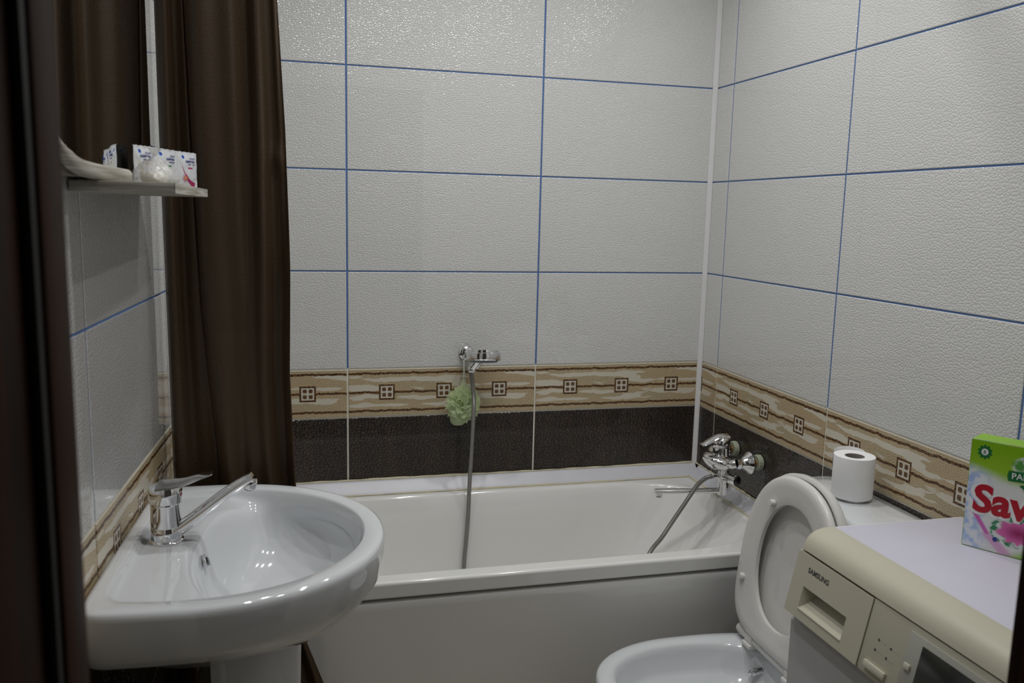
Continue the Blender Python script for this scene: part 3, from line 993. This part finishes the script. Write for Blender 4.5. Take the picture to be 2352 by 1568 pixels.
# ------------------------------------------------------------------ hand shower, holder, hose, loofah
HX, HZ = -.8175, 1.004
hd = thing('shower_holder', 'round chrome shower holder screwed to the white tiles above the border', 'shower holder', (HX, 0, HZ))
link('wall_plate', mesh(*glathe([(.021, 0), (.0225, .001), (.0225, .007), (.019, .011), (.010, .013)], (0, -.0005, 0), (0, -1, 0), 32)), M_CHR, hd)
link('arm', mesh(*gtube(spline([(0, -.010, 0), (.004, -.028, -.003), (.012, -.046, -.010)], 6), .0085, 16)), M_CHR, hd)
link('hook', mesh(*gtube(spline([(-.008, -.012, -.008), (-.011, -.022, -.012), (-.009, -.03, -.014)], 6), .0055, 12)), M_CHR, hd)
link('clip', mesh(*glathe([(.014, -.013), (.0165, -.012), (.0165, .012), (.014, .013)], (.022, -.062, -.022), (.45, -.25, .86), 24)), M_CHR, hd)

hs = thing('hand_shower', 'chrome hand shower with a flat round head resting in the wall holder', 'hand shower', (-.7815, -.100, 1.0100))
tilt = Vector((.03, .205, 1)).normalized()
link('head', mesh(*glathe([(.030, -.0175), (.049, -.0155), (.0530, -.012), (.0537, -.009), (.0537, .006), (.0525, .0085), (.0485, .009), (.0485, .0105), (.048, .0165), (.046, .0175), (.01, .0185)], (0, 0, 0), tilt, 56)), M_CHR, hs, angle=25)
link('spray_face', mesh(*glathe([(.034, -.0205), (.042, -.0190), (.0435, -.0160)], (0, 0, 0), tilt, 40)), speck('blue_grey_spray_plate', (.16, .20, .26), .35), hs)
link('grip', mesh(*gtube(spline([(-.004, .010, -.006), (-.014, .024, -.020), (-.0235, .034, -.036), (-.030, .0405, -.048)], 8), lambda f: .0125 - .0015 * f, 20)), M_CHR, hs)
link('collar', mesh(*glathe([(.0105, 0), (.0125, .002), (.0135, .009), (.0125, .013)], (-.032, .0425, -.056), (.35, -.25, .9), 20)), M_CHR, hs)

# hose: falls from the grip into the tub, lies on its floor and climbs to the bath tap
hp = [(-.8125, -.057, .952), (-.8115, -.078, .922), (-.8115, -.104, .875), (-.814, -.110, .80), (-.8165, -.104, .70), (-.8195, -.098, .60), (-.8225, -.099, .50), (-.829, -.106, .42), (-.835, -.112, .35), (-.836, -.125, .27), (-.82, -.19, .205), (-.74, -.30, .193),
      (-.60, -.42, .193), (-.47, -.44, .215), (-.415, -.425, .30), (-.375, -.41, .385), (-.335, -.398, .462), (-.294, -.385, .500), (-.262, -.376, .537), (-.215, -.362, .590), (-.170, -.350, .642), (-.140, -.345, .662), (-.118, -.343, .667)]
path = spline(hp, 10)
vs, fs = gtube(path, .0066, 14)
me = mesh(vs, fs, recalc=False)
uv = me.uv_layers.new(name='UVMap')
acc = [0.0]
for a, b in zip(path, path[1:]): acc.append(acc[-1] + (b - a).length)
for l in me.loops: uv.data[l.index].uv = (acc[l.vertex_index // 14], (l.vertex_index % 14) / 14)
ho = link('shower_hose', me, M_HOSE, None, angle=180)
tag(ho, 'grey metal shower hose hanging into the bathtub from the hand shower', 'hose')

def loofah():
    cx, cy, cz = -.834, -.050, .850
    t = thing('bath_puff', 'pale green net bath puff hanging from the shower holder', 'bath puff', (cx, cy, cz))
    rn = random.Random(11)
    parts = []
    for k in range(46):
        # a ruffled petal: wavy bowl opening away from the centre
        zc = 1 - 2 * (k + .5) / 46; ph = k * 2.399963
        d = Vector((sqrt(1 - zc * zc) * cos(ph), sqrt(1 - zc * zc) * sin(ph), zc))
        x, y, d = frame_of(d)
        R0 = rn.uniform(.019, .027); dep = rn.uniform(.026, .036); ph2 = rn.uniform(0, 6); nw = rn.choice((4, 5, 6))
        rings = []
        for q in range(6):
            f = q / 5
            r = R0 * (.15 + .85 * f ** .8)
            ring = []
            for j in range(26):
                a = 2 * pi * j / 26
                ruf = f ** 2 * (.0065 * sin(nw * a + ph2) + .003 * sin((nw * 2 + 1) * a - ph2))
                p = d * (.006 + dep * f ** .7 * (1 - .25 * f) + ruf) + (x * cos(a) + y * sin(a)) * (r * (1 + .15 * sin(nw * a + ph2 * 1.7) * f))
                p = Vector((p.x * 1.32, p.y * .78, p.z * 1.42))
                ring.append(p)
            rings.append(ring)
        parts.append(gloft(rings))
    link('ruffled_net', mesh(*join(parts), recalc=False), M_LOOF, t, angle=180)
    # gathered neck of net above and a loose lobe below
    neck = [[((r * cos(2 * pi * j / 26)) * (1 + .08 * sin(5 * j)) + .002 + ox, r * .7 * sin(2 * pi * j / 26), z) for j in range(26)] for r, z, ox in ((.030, .020, .004), (.024, .036, .003), (.015, .052, .001), (.007, .066, 0), (.003, .076, 0))]
    link('gathered_neck', mesh(*gloft(neck)), M_LOOF, t, angle=180)
    lobe = [[(-.014 + r * cos(2 * pi * j / 26), r * .7 * sin(2 * pi * j / 26) + .004, z) for j in range(26)] for r, z in ((.026, -.034), (.027, -.047), (.024, -.058), (.016, -.066), (.003, -.069))]
    link('loose_lobe', mesh(*gloft(lobe)), M_LOOF, t, angle=180)
    link('cord', mesh(*join([gtube([(0, 0, .070), (.002, .010, .11), (.003, .0235, .142)], .0012, 8), gtube([(0.004, 0, .070), (.005, .010, .11), (.006, .0235, .142)], .0012, 8)])), M_CORD, t)
loofah()

# ------------------------------------------------------------------ bath mixer tap on the right wall
def bath_tap():
    AX, AY, AZ = -.088, -.345, .712
    t = thing('bath_tap', 'chrome wall-mounted bath mixer tap with a long swivel spout', 'tap', (AX, AY, AZ))
    def rel(p): return Vector(p) - Vector((AX, AY, AZ))
    for yy, zz in ((-.274, .730), (-.418, .727)):
        w = rel((0, yy, zz))
        nut = []
        for r, h in ((.0215, .002), (.0225, .003), (.0225, .016), (.021, .018), (.012, .018)):
            nut.append([w + Vector((-h, 0, 0)) + Vector((0, cos(2 * pi * j / 72), sin(2 * pi * j / 72))) * (r * (1 + (.035 if j % 3 == 0 else 0))) for j in range(72)])
        link('wall_nut', mesh(*gloft(nut, True, True)), M_NUT, t, angle=25)
        link('brass_pipe', mesh(*glathe([(.0105, .017), (.0105, .046)], w, (-1, 0, 0), 20)), M_BRASS, t)
        link('flange', mesh(*glathe([(.030, .036), (.033, .0365), (.0335, .040), (.031, .043), (.024, .050), (.0175, .060), (.0155, .066), (.0155, .068)], w, (-1, 0, 0), 40)), M_CHR, t, angle=30)
        link('hex_nut', mesh(*glathe([(.0150, .0675), (.0168, .069), (.0168, .080), (.0150, .0815)], w, (-1, 0, 0), 6)), M_CHR, t, angle=20)
        link('inlet', mesh(*gtube(spline([w + Vector((-.081, 0, 0)), w + Vector((-.090, (AY - yy) * .12, -.004)), w + Vector((-.092, (AY - yy) * .6, -.010))], 6), lambda f: .0135 + .002 * f, 20)), M_CHR, t)
    # body: a boat-shaped bulb, nose towards the room, belly below
    rings = []
    for i in range(17):
        f = i / 16; a = pi * f
        x = .032 - .096 * f
        wy = .064 * sin(a) ** .62 * (1 - .25 * f) + .0012
        wz = .030 * sin(a) ** .6 + .0008
        zc = .002 + .016 * f ** 2
        rings.append([(x, wy * cos(2 * pi * j / 36), zc + wz * sin(2 * pi * j / 36) * (1.0 if sin(2 * pi * j / 36) < 0 else .72)) for j in range(36)])
    link('body', mesh(*gloft(rings, True, True)), M_CHR, t, angle=60)
    link('cartridge', mesh(*glathe([(.031, .010), (.027, .020), (.0245, .026), (.0240, .044), (.0252, .0445), (.0252, .047), (.0240, .0475)], (-.006, 0, 0), (0, 0, 1), 36)), M_CHR, t, angle=30)
    # lever cap and wing
    cap = [[(-.006 + r * cos(2 * pi * j / 36), r * sin(2 * pi * j / 36), z + .004 * cos(2 * pi * j / 36)) for j in range(36)] for r, z in ((.0240, .0478), (.0262, .050), (.0268, .060), (.0262, .069), (.0225, .077), (.014, .0825), (.003, .084))]
    lv = link('lever', mesh(*gloft(cap, True, True)), M_CHR, t, angle=60)
    pw = spline([(.012, 0, .078), (-.010, 0, .079), (-.032, 0, .0715), (-.050, 0, .0635), (-.064, 0, .0575), (-.074, 0, .0560)], 8)
    link('wing', mesh(*gtube(pw, lambda f: (.021 - .007 * f, .0070 * (1 - f) ** .7 + .0016), 20, ref=(0, 1, 0))), M_CHR, lv, angle=60)
    for s, m in ((-.0022, M_RED), (.0022, M_NAVY)):
        link('temperature_mark', mesh(*glathe([(.0024, 0), (.0022, .0006)], (-.0318, s - .009, .0575), (-.95, -.3, 0), 14)), m, lv)
    # neck with diverter and hose outlet
    link('neck', mesh(*glathe([(.0195, -.010), (.0180, -.022), (.0162, -.028), (.0162, -.066), (.0168, -.067), (.0168, -.071), (.0162, -.072), (.0162, -.102), (.014, -.104)], (.008, 0, 0), (0, 0, 1), 32)), M_CHR, t, angle=30)
    dv = link('diverter', mesh(*glathe([(.0150, .006), (.0150, .026), (.0162, .027), (.0164, .054), (.0158, .056)], (.008, 0, -.046), (.30, -.95, 0), 28)), M_CHR, t, angle=30)
    link('diverter_cap', mesh(*glathe([(.0150, .0555), (.0110, .060), (.002, .062)], (.008, 0, -.046), (.30, -.95, 0), 28)), speck('black_knob', (.015, .015, .016), .12), dv)
    link('hose_outlet', mesh(*glathe([(.009, .010), (.0095, .016), (.0095, .022), (.0085, .023), (.0085, .034)], (.008, .002, -.046), (-1, .0, .02), 8)), M_CHR, t, angle=25)
    # spout
    sp = spline([(.020, 0, -.092), (-.04, .007, -.0915), (-.12, .017, -.0910), (-.196, .026, -.0905), (-.2015, .0265, -.0910)], 8)
    s = link('spout', mesh(*gtube(sp, lambda f: (.0108 if f < .97 else .0085, .0078 if f < .97 else .006), 20, ref=(0, 1, 0))), M_CHR, t, angle=50)
    link('outlet', mesh(*glathe([(.0095, 0), (.0098, -.004), (.0098, -.011)], (-.191, .0255, -.0925), (0, 0, 1), 24)), M_CHR, s, angle=30)
    link('aerator', mesh(*glathe([(.0082, -.011), (.0078, -.0155)], (-.191, .0255, -.0925), (0, 0, 1), 20)), speck('grey_aerator', (.40, .41, .42), .4), s)
bath_tap()

# ------------------------------------------------------------------ toilet
def toilet():
    YT = -.952
    t = thing('toilet', 'white close-coupled toilet with raised seat between bathtub and washing machine', 'toilet', (-.35, YT, 0))
    ox = -.35
    def egg(xf, xb, b, z, cx=-.45, nf=2.1, nb=2.8, n=64):
        P = []
        for i in range(n):
            th = 2 * pi * i / n; c, s = cos(th), sin(th)
            if c < 0: a, e = cx - xf, nf
            else: a, e = xb - cx, nb
            P.append((cx + a * math.copysign(abs(c) ** (2 / e), c) - ox, b * math.copysign(abs(s) ** (2 / e), s), z))
        return P
    ZR = .402
    R = [egg(-.56, -.20, .095, .003, -.40), egg(-.57, -.19, .10, .03, -.40), egg(-.55, -.16, .095, .14, -.38), egg(-.60, -.14, .125, .24, -.40), egg(-.655, -.13, .158, .32), egg(-.686, -.13, .176, .365), egg(-.694, -.13, .181, .385),
         egg(-.692, -.13, .180, ZR - .004), egg(-.686, -.132, .175, ZR), egg(-.668, -.150, .158, ZR + .001), egg(-.654, -.232, .146, ZR - .001, -.45, 2.1, 2.4), egg(-.647, -.240, .139, ZR - .008, -.45, 2.1, 2.4),
         egg(-.643, -.244, .135, ZR - .022, -.45, 2.1, 2.4), egg(-.633, -.252, .128, ZR - .058, -.45, 2.1, 2.3), egg(-.620, -.262, .119, ZR - .075, -.45, 2.1, 2.3), egg(-.585, -.285, .098, ZR - .085, -.45, 2.1, 2.2),
         egg(-.545, -.315, .072, ZR - .125, -.44, 2, 2), egg(-.50, -.35, .045, ZR - .20, -.43, 2, 2), egg(-.47, -.39, .02, ZR - .23, -.43, 2, 2)]
    link('bowl', mesh(*gloft(R, True, True)), M_CER, t, angle=70)
    # tank: softly rounded box, and its domed lid
    def rr(x0, x1, b, z, n=6, m=48):
        cx, a = (x0 + x1) / 2, (x1 - x0) / 2
        return [(cx + a * math.copysign(abs(cos(2 * pi * i / m)) ** (2 / n), cos(2 * pi * i / m)) - ox, b * math.copysign(abs(sin(2 * pi * i / m)) ** (2 / n), sin(2 * pi * i / m)), z) for i in range(m)]
    link('tank', mesh(*gloft([rr(-.150, -.004, .150, .388), rr(-.158, -.004, .160, .40), rr(-.164, -.003, .172, .55), rr(-.166, -.003, .178, .745)], True, True)), M_CER, t, angle=60)
    link('tank_lid', mesh(*gloft([rr(-.172, -.002, .190, .7455, 9), rr(-.176, -.002, .194, .750, 9), rr(-.176, -.002, .194, .783, 9), rr(-.172, -.003, .190, .792, 8), rr(-.160, -.006, .180, .797, 7), rr(-.12, -.03, .12, .7985, 5), rr(-.09, -.08, .03, .799, 3)], True, True)), M_CER, t, angle=70)
    fb = link('flush_button', mesh(*glathe([(.024, 0), (.0245, .002), (.023, .0055), (.020, .0062), (.0195, .005), (.004, .0052)], (-.080 - ox, -.006, .7988), (0, 0, 1), 36)), M_CHR, t)
    # raised seat ring in its own plane: s up along the seat, w across
    lean = math.atan2(.058, .445)
    H0 = Vector((-.262 - ox, 0, .432))
    S = Vector((sin(lean), 0, cos(lean))); Wd = Vector((0, 1, 0)); Nn = Vector((-cos(lean), 0, sin(lean)))
    def oval(s0, s1, b, sc, nl, nu, n=72):
        P = []
        for i in range(n):
            th = 2 * pi * i / n; c, s = cos(th), sin(th)
            a, e = ((s1 - sc), nu) if s > 0 else ((sc - s0), nl)
            P.append((b * math.copysign(abs(c) ** (2 / e), c), sc + a * math.copysign(abs(s) ** (2 / e), s)))
        return P
    def at(P, h): return [H0 + S * q + Wd * w + Nn * h for w, q in P]
    def O(i): return oval(.0 + i, .424 - i, .186 - i, .20, 4.2, 2.25)
    def I(i): return oval(.058 - i, .357 + i, .117 + i, .205, 2.2, 2.15)
    rings = [at(I(.0), .004), at(I(.004), .0), at(O(.01), 0), at(O(.003), .003), at(O(0), .008), at(O(.002), .016), at(O(.010), .0205), at(O(.026), .020), at(I(.022), .0165), at(I(.006), .0155), at(I(.0), .013), at(I(.0), .004)]
    seat = link('seat', mesh(*gloft(rings)), M_PLW, t, angle=60)
    for w, q in ((.082, .340), (.150, .126)):
        c = H0 + S * q + Wd * w + Nn * .017
        link('bumper', mesh(*glathe([(.0085, 0), (.0085, .009), (.0075, .0115), (.003, .012)], c, Nn, 18)), M_PLW, seat)
    def Lo(i): return oval(.004 + i, .431 - i, .189 - i, .20, 4.2, 2.25)
    rings = [at(Lo(.012), -.026), at(Lo(.004), -.024), at(Lo(0), -.018), at(Lo(0), -.004), at(Lo(.003), -.002), at(Lo(.009), -.002), at(Lo(.013), -.010), at(Lo(.06), -.014), at(oval(.15, .28, .05, .21, 2, 2), -.0155)]
    link('lid', mesh(*gloft(rings, True, True)), M_PLW, t, angle=50)
    for w in (-.088, .088):
        g = join([gbox(-.284 - ox, -.235 - ox, w - .019, w + .019, ZR + .0015, ZR + .014), gbox(-.278 - ox, -.250 - ox, w - .017, w + .017, ZR + .012, ZR + .034)])
        link('hinge', bevelled(g, .004, 2), M_PLW, t)
    link('hinge_bar', mesh(*glathe([(.0125, -.150), (.0135, -.148), (.0135, .148), (.0125, .150)], (-.262 - ox, 0, ZR + .022), (0, 1, 0), 24)), M_PLW, t)
    nz = link('bidet_nozzle', mesh(*glathe([(.0125, 0), (.0125, .005), (.0092, .006), (.0092, .026), (.0105, .027), (.0105, .032), (.0075, .033), (.007, .040), (.002, .044)], (-.247 - ox, .052, ZR - .042), (-.95, .05, -.12), 20)), M_CHR, t, angle=25)
toilet()

# toilet roll on the tank lid
tr = thing('toilet_roll', 'white toilet paper roll standing on the toilet tank', 'toilet roll', (-.078, -.944, .8052))
link('paper', mesh(*glathe([(.0225, .0015), (.0450, .0), (.0462, .002), (.0465, .096), (.0460, .0985), (.043, .0992), (.030, .0970), (.0225, .0965), (.0222, .002)], n=64, cap0=False, cap1=False)), M_PAPER, tr, angle=50)
link('core', mesh(*glathe([(.0220, .002), (.0220, .0966), (.0206, .0966), (.0206, .002)], n=48, cap0=False, cap1=False)), M_CARD, tr)
vs = []; n = 30
for k in range(2):
    for i in range(n + 1):
        a = radians(25 + 125 * i / n); r = .0469 + .0006 * i / n
        h = .008 * sin(pi * min(1, i / n * 1.05)) ** .6
        vs.append((r * cos(a), r * sin(a), .06 if k == 0 else .0995 + h))
link('loose_sheet', mesh(vs, [(i, i + 1, n + 2 + i, n + 1 + i) for i in range(n)]), M_PAPER, tr)

# ------------------------------------------------------------------ washing machine
WX0, WX1, WY0, WY1, WZ = -.400, -.022, -1.2165, -1.8165, .850
def washer():
    t = thing('washing_machine', 'white front-loading washing machine with beige control panel at the right wall', 'washing machine', (-.2, -1.5165, 0))
    off = Vector((-.2, -1.5165, 0))
    def L(p): return Vector(p) - off
    def bx(n, x0, x1, y0, y1, z0, z1, m, par=t, w=.003): return link(n, bbox(x0 + .2, x1 + .2, y0 + 1.5165, y1 + 1.5165, z0, z1, w), m, par)
    cp = [(-.400, .015), (-.400, .664), (-.394, .672), (-.345, .672), (-.345, .825), (WX1, .825), (WX1, .015)]
    link('cabinet', mesh(*gloft([[L((x, y, z)) for x, z in cp] for y in (WY0 - .001, WY1 + .001)], True, True)), M_ENAM, t, angle=30)
    bx('top_rim', -.345, WX1 + .004, WY0, WY1, .8252, .8500, M_TRIM, w=.006)
    bx('top_panel', -.3245, WX1 - .006, WY0 - .012, WY1 + .012, .8470, .8515, M_LAM, w=.001)
    # fascia: extruded profile with a large round shoulder
    pr = [(-.322, .851), (-.335, .8515), (-.350, .850), (-.364, .8465), (-.376, .840), (-.384, .831), (-.389, .820), (-.3915, .812)]
    pr2 = [(-.3925, .8085), (-.4150, .6935), (-.4150, .686), (-.411, .680), (-.395, .676)]
    back = [(-.345, .676), (-.322, .70)]
    ys = [0, .002, .005, .010, .02, .1, .3, .5, .58, .59, .595, .598, .599]
    rings = []
    for yv in ys:
        e = min(yv, .599 - yv); q = max(0, 1 - e / .010)
        sh = .006 * q ** 2
        rings.append([L((x + sh, WY0 - .0005 - yv, z - sh * .4)) for x, z in pr + [(-.385, .810), (-.345, .800)]])
    link('fascia_shoulder', mesh(*gloft(rings, True, True)), M_BEIGE, t, angle=25)
    SEAM = .2225
    rings = [[L((x, y, z)) for x, z in [(-.3905, .809)] + pr2[1:] + [(-.346, .676), (-.346, .800)]] for y in (WY0 - SEAM - .0015, WY1 + .0005)]
    link('control_panel', mesh(*gloft(rings, True, True)), M_BEIGE, t, angle=25)
    # panel plane frame
    A = Vector((-.3905, WY0, .808)); Bv = Vector((-.4150, WY0, .6935))
    T = (Bv - A).normalized(); plen = (Bv - A).length
    Sd = Vector((0, -1, 0)); Nn = Vector((-abs(T.z), 0, -T.x * (1 if T.z < 0 else -1)))
    Nn = Sd.cross(T); Nn = Nn if Nn.x < 0 else -Nn
    def pp(s, d, h): return L(A + Sd * s + T * d + Nn * h)
    def pbox(n, s0, s1, d0, d1, h0, h1, m, par=t, w=.0008):
        v = [pp(s, d, h) for h in (h0, h1) for d in (d0, d1) for s in (s0, s1)]
        f = [(0, 2, 3, 1), (4, 5, 7, 6), (0, 1, 5, 4), (2, 6, 7, 3), (0, 4, 6, 2), (1, 3, 7, 5)]
        return link(n, bevelled((v, f), w, 2), m, par)
    # detergent drawer front with sunk grip
    s0, s1, d0, d1 = .0010, SEAM, .0005, plen + .006
    g0, g1, e0, e1 = .040, .172, .060, .104
    hF, hB = .0022, -.030
    ss = [s0, g0, g1, s1]; dd = [d0, e0, e1, d1]
    vs = [pp(s, d, hF) for d in dd for s in ss]
    fs = []
    for j in range(3):
        for i in range(3):
            if (i, j) != (1, 1): fs.append((j * 4 + i, j * 4 + i + 1, j * 4 + i + 5, j * 4 + i + 4))
    k = len(vs)
    vs += [pp(g0 + .010, e0 + .006, hB), pp(g1 - .002, e0 + .006, hB), pp(g1 - .004, e1 - .026, hB * .75), pp(g0 + .012, e1 - .026, hB * .75)]
    hole = [5, 6, 10, 9]
    for i in range(4): fs.append((hole[i], hole[(i + 1) % 4], k + (i + 1) % 4, k + i))
    fs.append((k, k + 1, k + 2, k + 3))
    m2 = len(vs)
    vs += [pp(s, d, -.034) for s, d in ((s0, d0), (s1, d0), (s1, d1), (s0, d1))]
    oc = [0, 3, 15, 12]
    for i in range(4): fs.append((oc[i], oc[(i + 1) % 4], m2 + (i + 1) % 4, m2 + i))
    dw = link('detergent_drawer', mesh(vs, fs), M_BEIGE, t, angle=20)
    # the fascia behind must not fill the grip: it is set back there by the pocket
    pbox('grip_edge', g0, g1, e1 - .0015, e1 + .002, hF - .002, hF + .0012, M_BEIGE2, dw)
    lg = text_geo('SAMSUNG', .0165, .0002, .0005, 0, 1.05)
    wdt = max(v.co.x for v in lg.vertices)
    sc = .064 / wdt
    lg.transform(Matrix.Scale(sc, 4))
    place_mesh(lg, pp(.042, .0305, hF + .0002), Sd, -T, Nn)
    link('maker_lettering', lg, M_INK, dw, smooth=False)
    # seam, indicator lamps with their captions, buttons, display
    for s, d in ((.257, .058), (.287, .059), (.254, .077), (.282, .078)):
        pp_ = pp(s, d, 0); o = link('indicator_lamp', mesh(*glathe([(.0022, 0), (.0020, .0008)], pp_, Nn, 12)), M_INK, t)
        pbox('caption', s + .004, s + .019, d - .0008, d + .0008, 0, .0002, M_PANEL, o, .00005)
    pbox('button', .240, .292, .100, .113, 0, .006, M_BEIGE2, w=.002)
    dp = pbox('display_panel', .3185, .500, .010, .108, .0002, .0026, M_PANEL, w=.001)
    pbox('screen', .350, .480, .021, .090, .0024, .0036, M_SCREEN, dp, w=.0006)
    pbox('small_button', .3245, .3375, .061, .071, .0024, .0060, M_BEIGE2, dp, w=.001)
    # round door on the front, feet
    ring = link('door_ring', mesh(*glathe([(.165, 0), (.170, .006), (.160, .020), (.130, .026), (.120, .014)], L((-.400, -1.5165, .40)), (-1, 0, 0), 56, False, False)), M_TRIM, t)
    link('door_glass', mesh(*glathe([(.124, .010), (.11, .020), (.05, .028), (.004, .030)], L((-.400, -1.5165, .40)), (-1, 0, 0), 48)), M_SCREEN, t)
    for x in (-.36, -.06):
        for y in (WY0 - .05, WY1 + .05):
            link('foot', mesh(*glathe([(.02, .0), (.022, .002), (.022, .008), (.012, .0085), (.012, .016)], L((x, y, .0041)), (0, 0, 1), 20)), M_BLK, t)
    return t
washer()

# ------------------------------------------------------------------ washing powder carton
def carton():
    W, H, D = .190, .2045, .055
    c0 = Vector((-.142, -1.352, .8520)); d = Vector((.50, -.866, 0)).normalized(); n = Vector((-.866, -.50, 0)).normalized()
    t = thing('washing_powder_box', 'green and white washing powder carton on the washing machine', 'carton', tuple(c0 + d * W / 2 - n * D / 2))
    o = c0 + d * W / 2 - n * D / 2
    def P(s, z, h): return c0 + d * s + n * h + Vector((0, 0, z)) - o
    vs = [P(0, 0, 0), P(W, 0, 0), P(W, H, 0), P(0, H, 0), P(0, 0, -D), P(W, 0, -D), P(W, H, -D), P(0, H, -D)]
    fs = [(0, 1, 2, 3), (5, 4, 7, 6), (4, 0, 3, 7), (1, 5, 6, 2), (3, 2, 6, 7), (4, 5, 1, 0)]
    me = bpy.data.meshes.new('carton'); me.from_pydata(vs, [], fs)
    uv = me.uv_layers.new(name='UVMap')
    uvp = [(0, 0), (W, 0), (W, H), (0, H)]
    for p in me.polygons:
        for q, li in enumerate(p.loop_indices): uv.data[li].uv = uvp[q]
    bm = bmesh.new(); bm.from_mesh(me)
    bmesh.ops.bevel(bm, geom=list(bm.edges), offset=.0012, segments=2, affect='EDGES')
    bm.to_mesh(me); bm.free()
    bo = link('carton', me, [box_print(), M_LGRN], t, angle=50)
    for p in me.polygons:
        if abs(p.normal.z) > .8: p.material_index = 1
    def word(txt, size, s, z, mat, bold, rot, lift, fit=None, shear=0.0):
        m = text_geo(txt, size, .00012, bold, shear)
        if fit:
            w = max(v.co.x for v in m.vertices); m.transform(Matrix.Scale(fit / w, 4))
        cr, sr = cos(rot), sin(rot)
        X = d * cr + Vector((0, 0, sr)); Y = Vector((0, 0, cr)) - d * sr
        place_mesh(m, P(s, z, lift), X, Y, n)
        return link('lettering', m, mat, bo, smooth=False)
    # white halo, then the red name, then the green ribbon
    word('Savex', .074, .008, .070, M_WHT, .0055, .0, .0002, .176, .04)
    word('Savex', .074, .012, .072, M_RED, .0026, .0, .0006, .168, .04)
    def plate(pts, mat, lift, nm):
        k = len(pts)
        v = [P(a, b, lift) for a, b in pts] + [P(a, b, lift - .0002) for a, b in pts]
        f = [tuple(range(k)), tuple(range(2 * k - 1, k - 1, -1))] + [(i, k + i, k + (i + 1) % k, (i + 1) % k) for i in range(k)]
        return link(nm, mesh(v, f), mat, bo, smooth=False)
    plate([(.066, .139), (.182, .145), (.182, .164), (.066, .158), (.064, .149)], M_GRN, .0004, 'ribbon')
    word('PARFUM LOCK', .013, .071, .1440, M_WHT, .0001, .045, .0008, .105)
    plate([(.108 + .02 * cos(a) * (1 + .2 * sin(5 * a)), .131 + .010 * sin(a) * (1 + .2 * cos(4 * a))) for a in [2 * pi * i / 30 for i in range(30)]], M_GRN, .0003, 'leaf')
    # cog-shaped emblem
    pts = []
    for i in range(40):
        a = 2 * pi * i / 40; r = .0135 if (i // 2) % 2 else .0105
        pts.append((.024 + r * cos(a) * .92, .183 + r * sin(a)))
    plate(pts, M_GRN, .0004, 'emblem')
    plate([(.024 + .0058 * cos(2 * pi * i / 24), .183 + .0062 * sin(2 * pi * i / 24)) for i in range(24)], M_WHT, .0006, 'emblem_disc')
    word('8', .0095, .0214, .1797, M_GRN, .0, 0, .0008)
    plate([(.0555 + .0042 * cos(2 * pi * i / 16), .0255 + .0046 * sin(2 * pi * i / 16)) for i in range(16)], M_NAVY, .0003, 'berry')
carton()
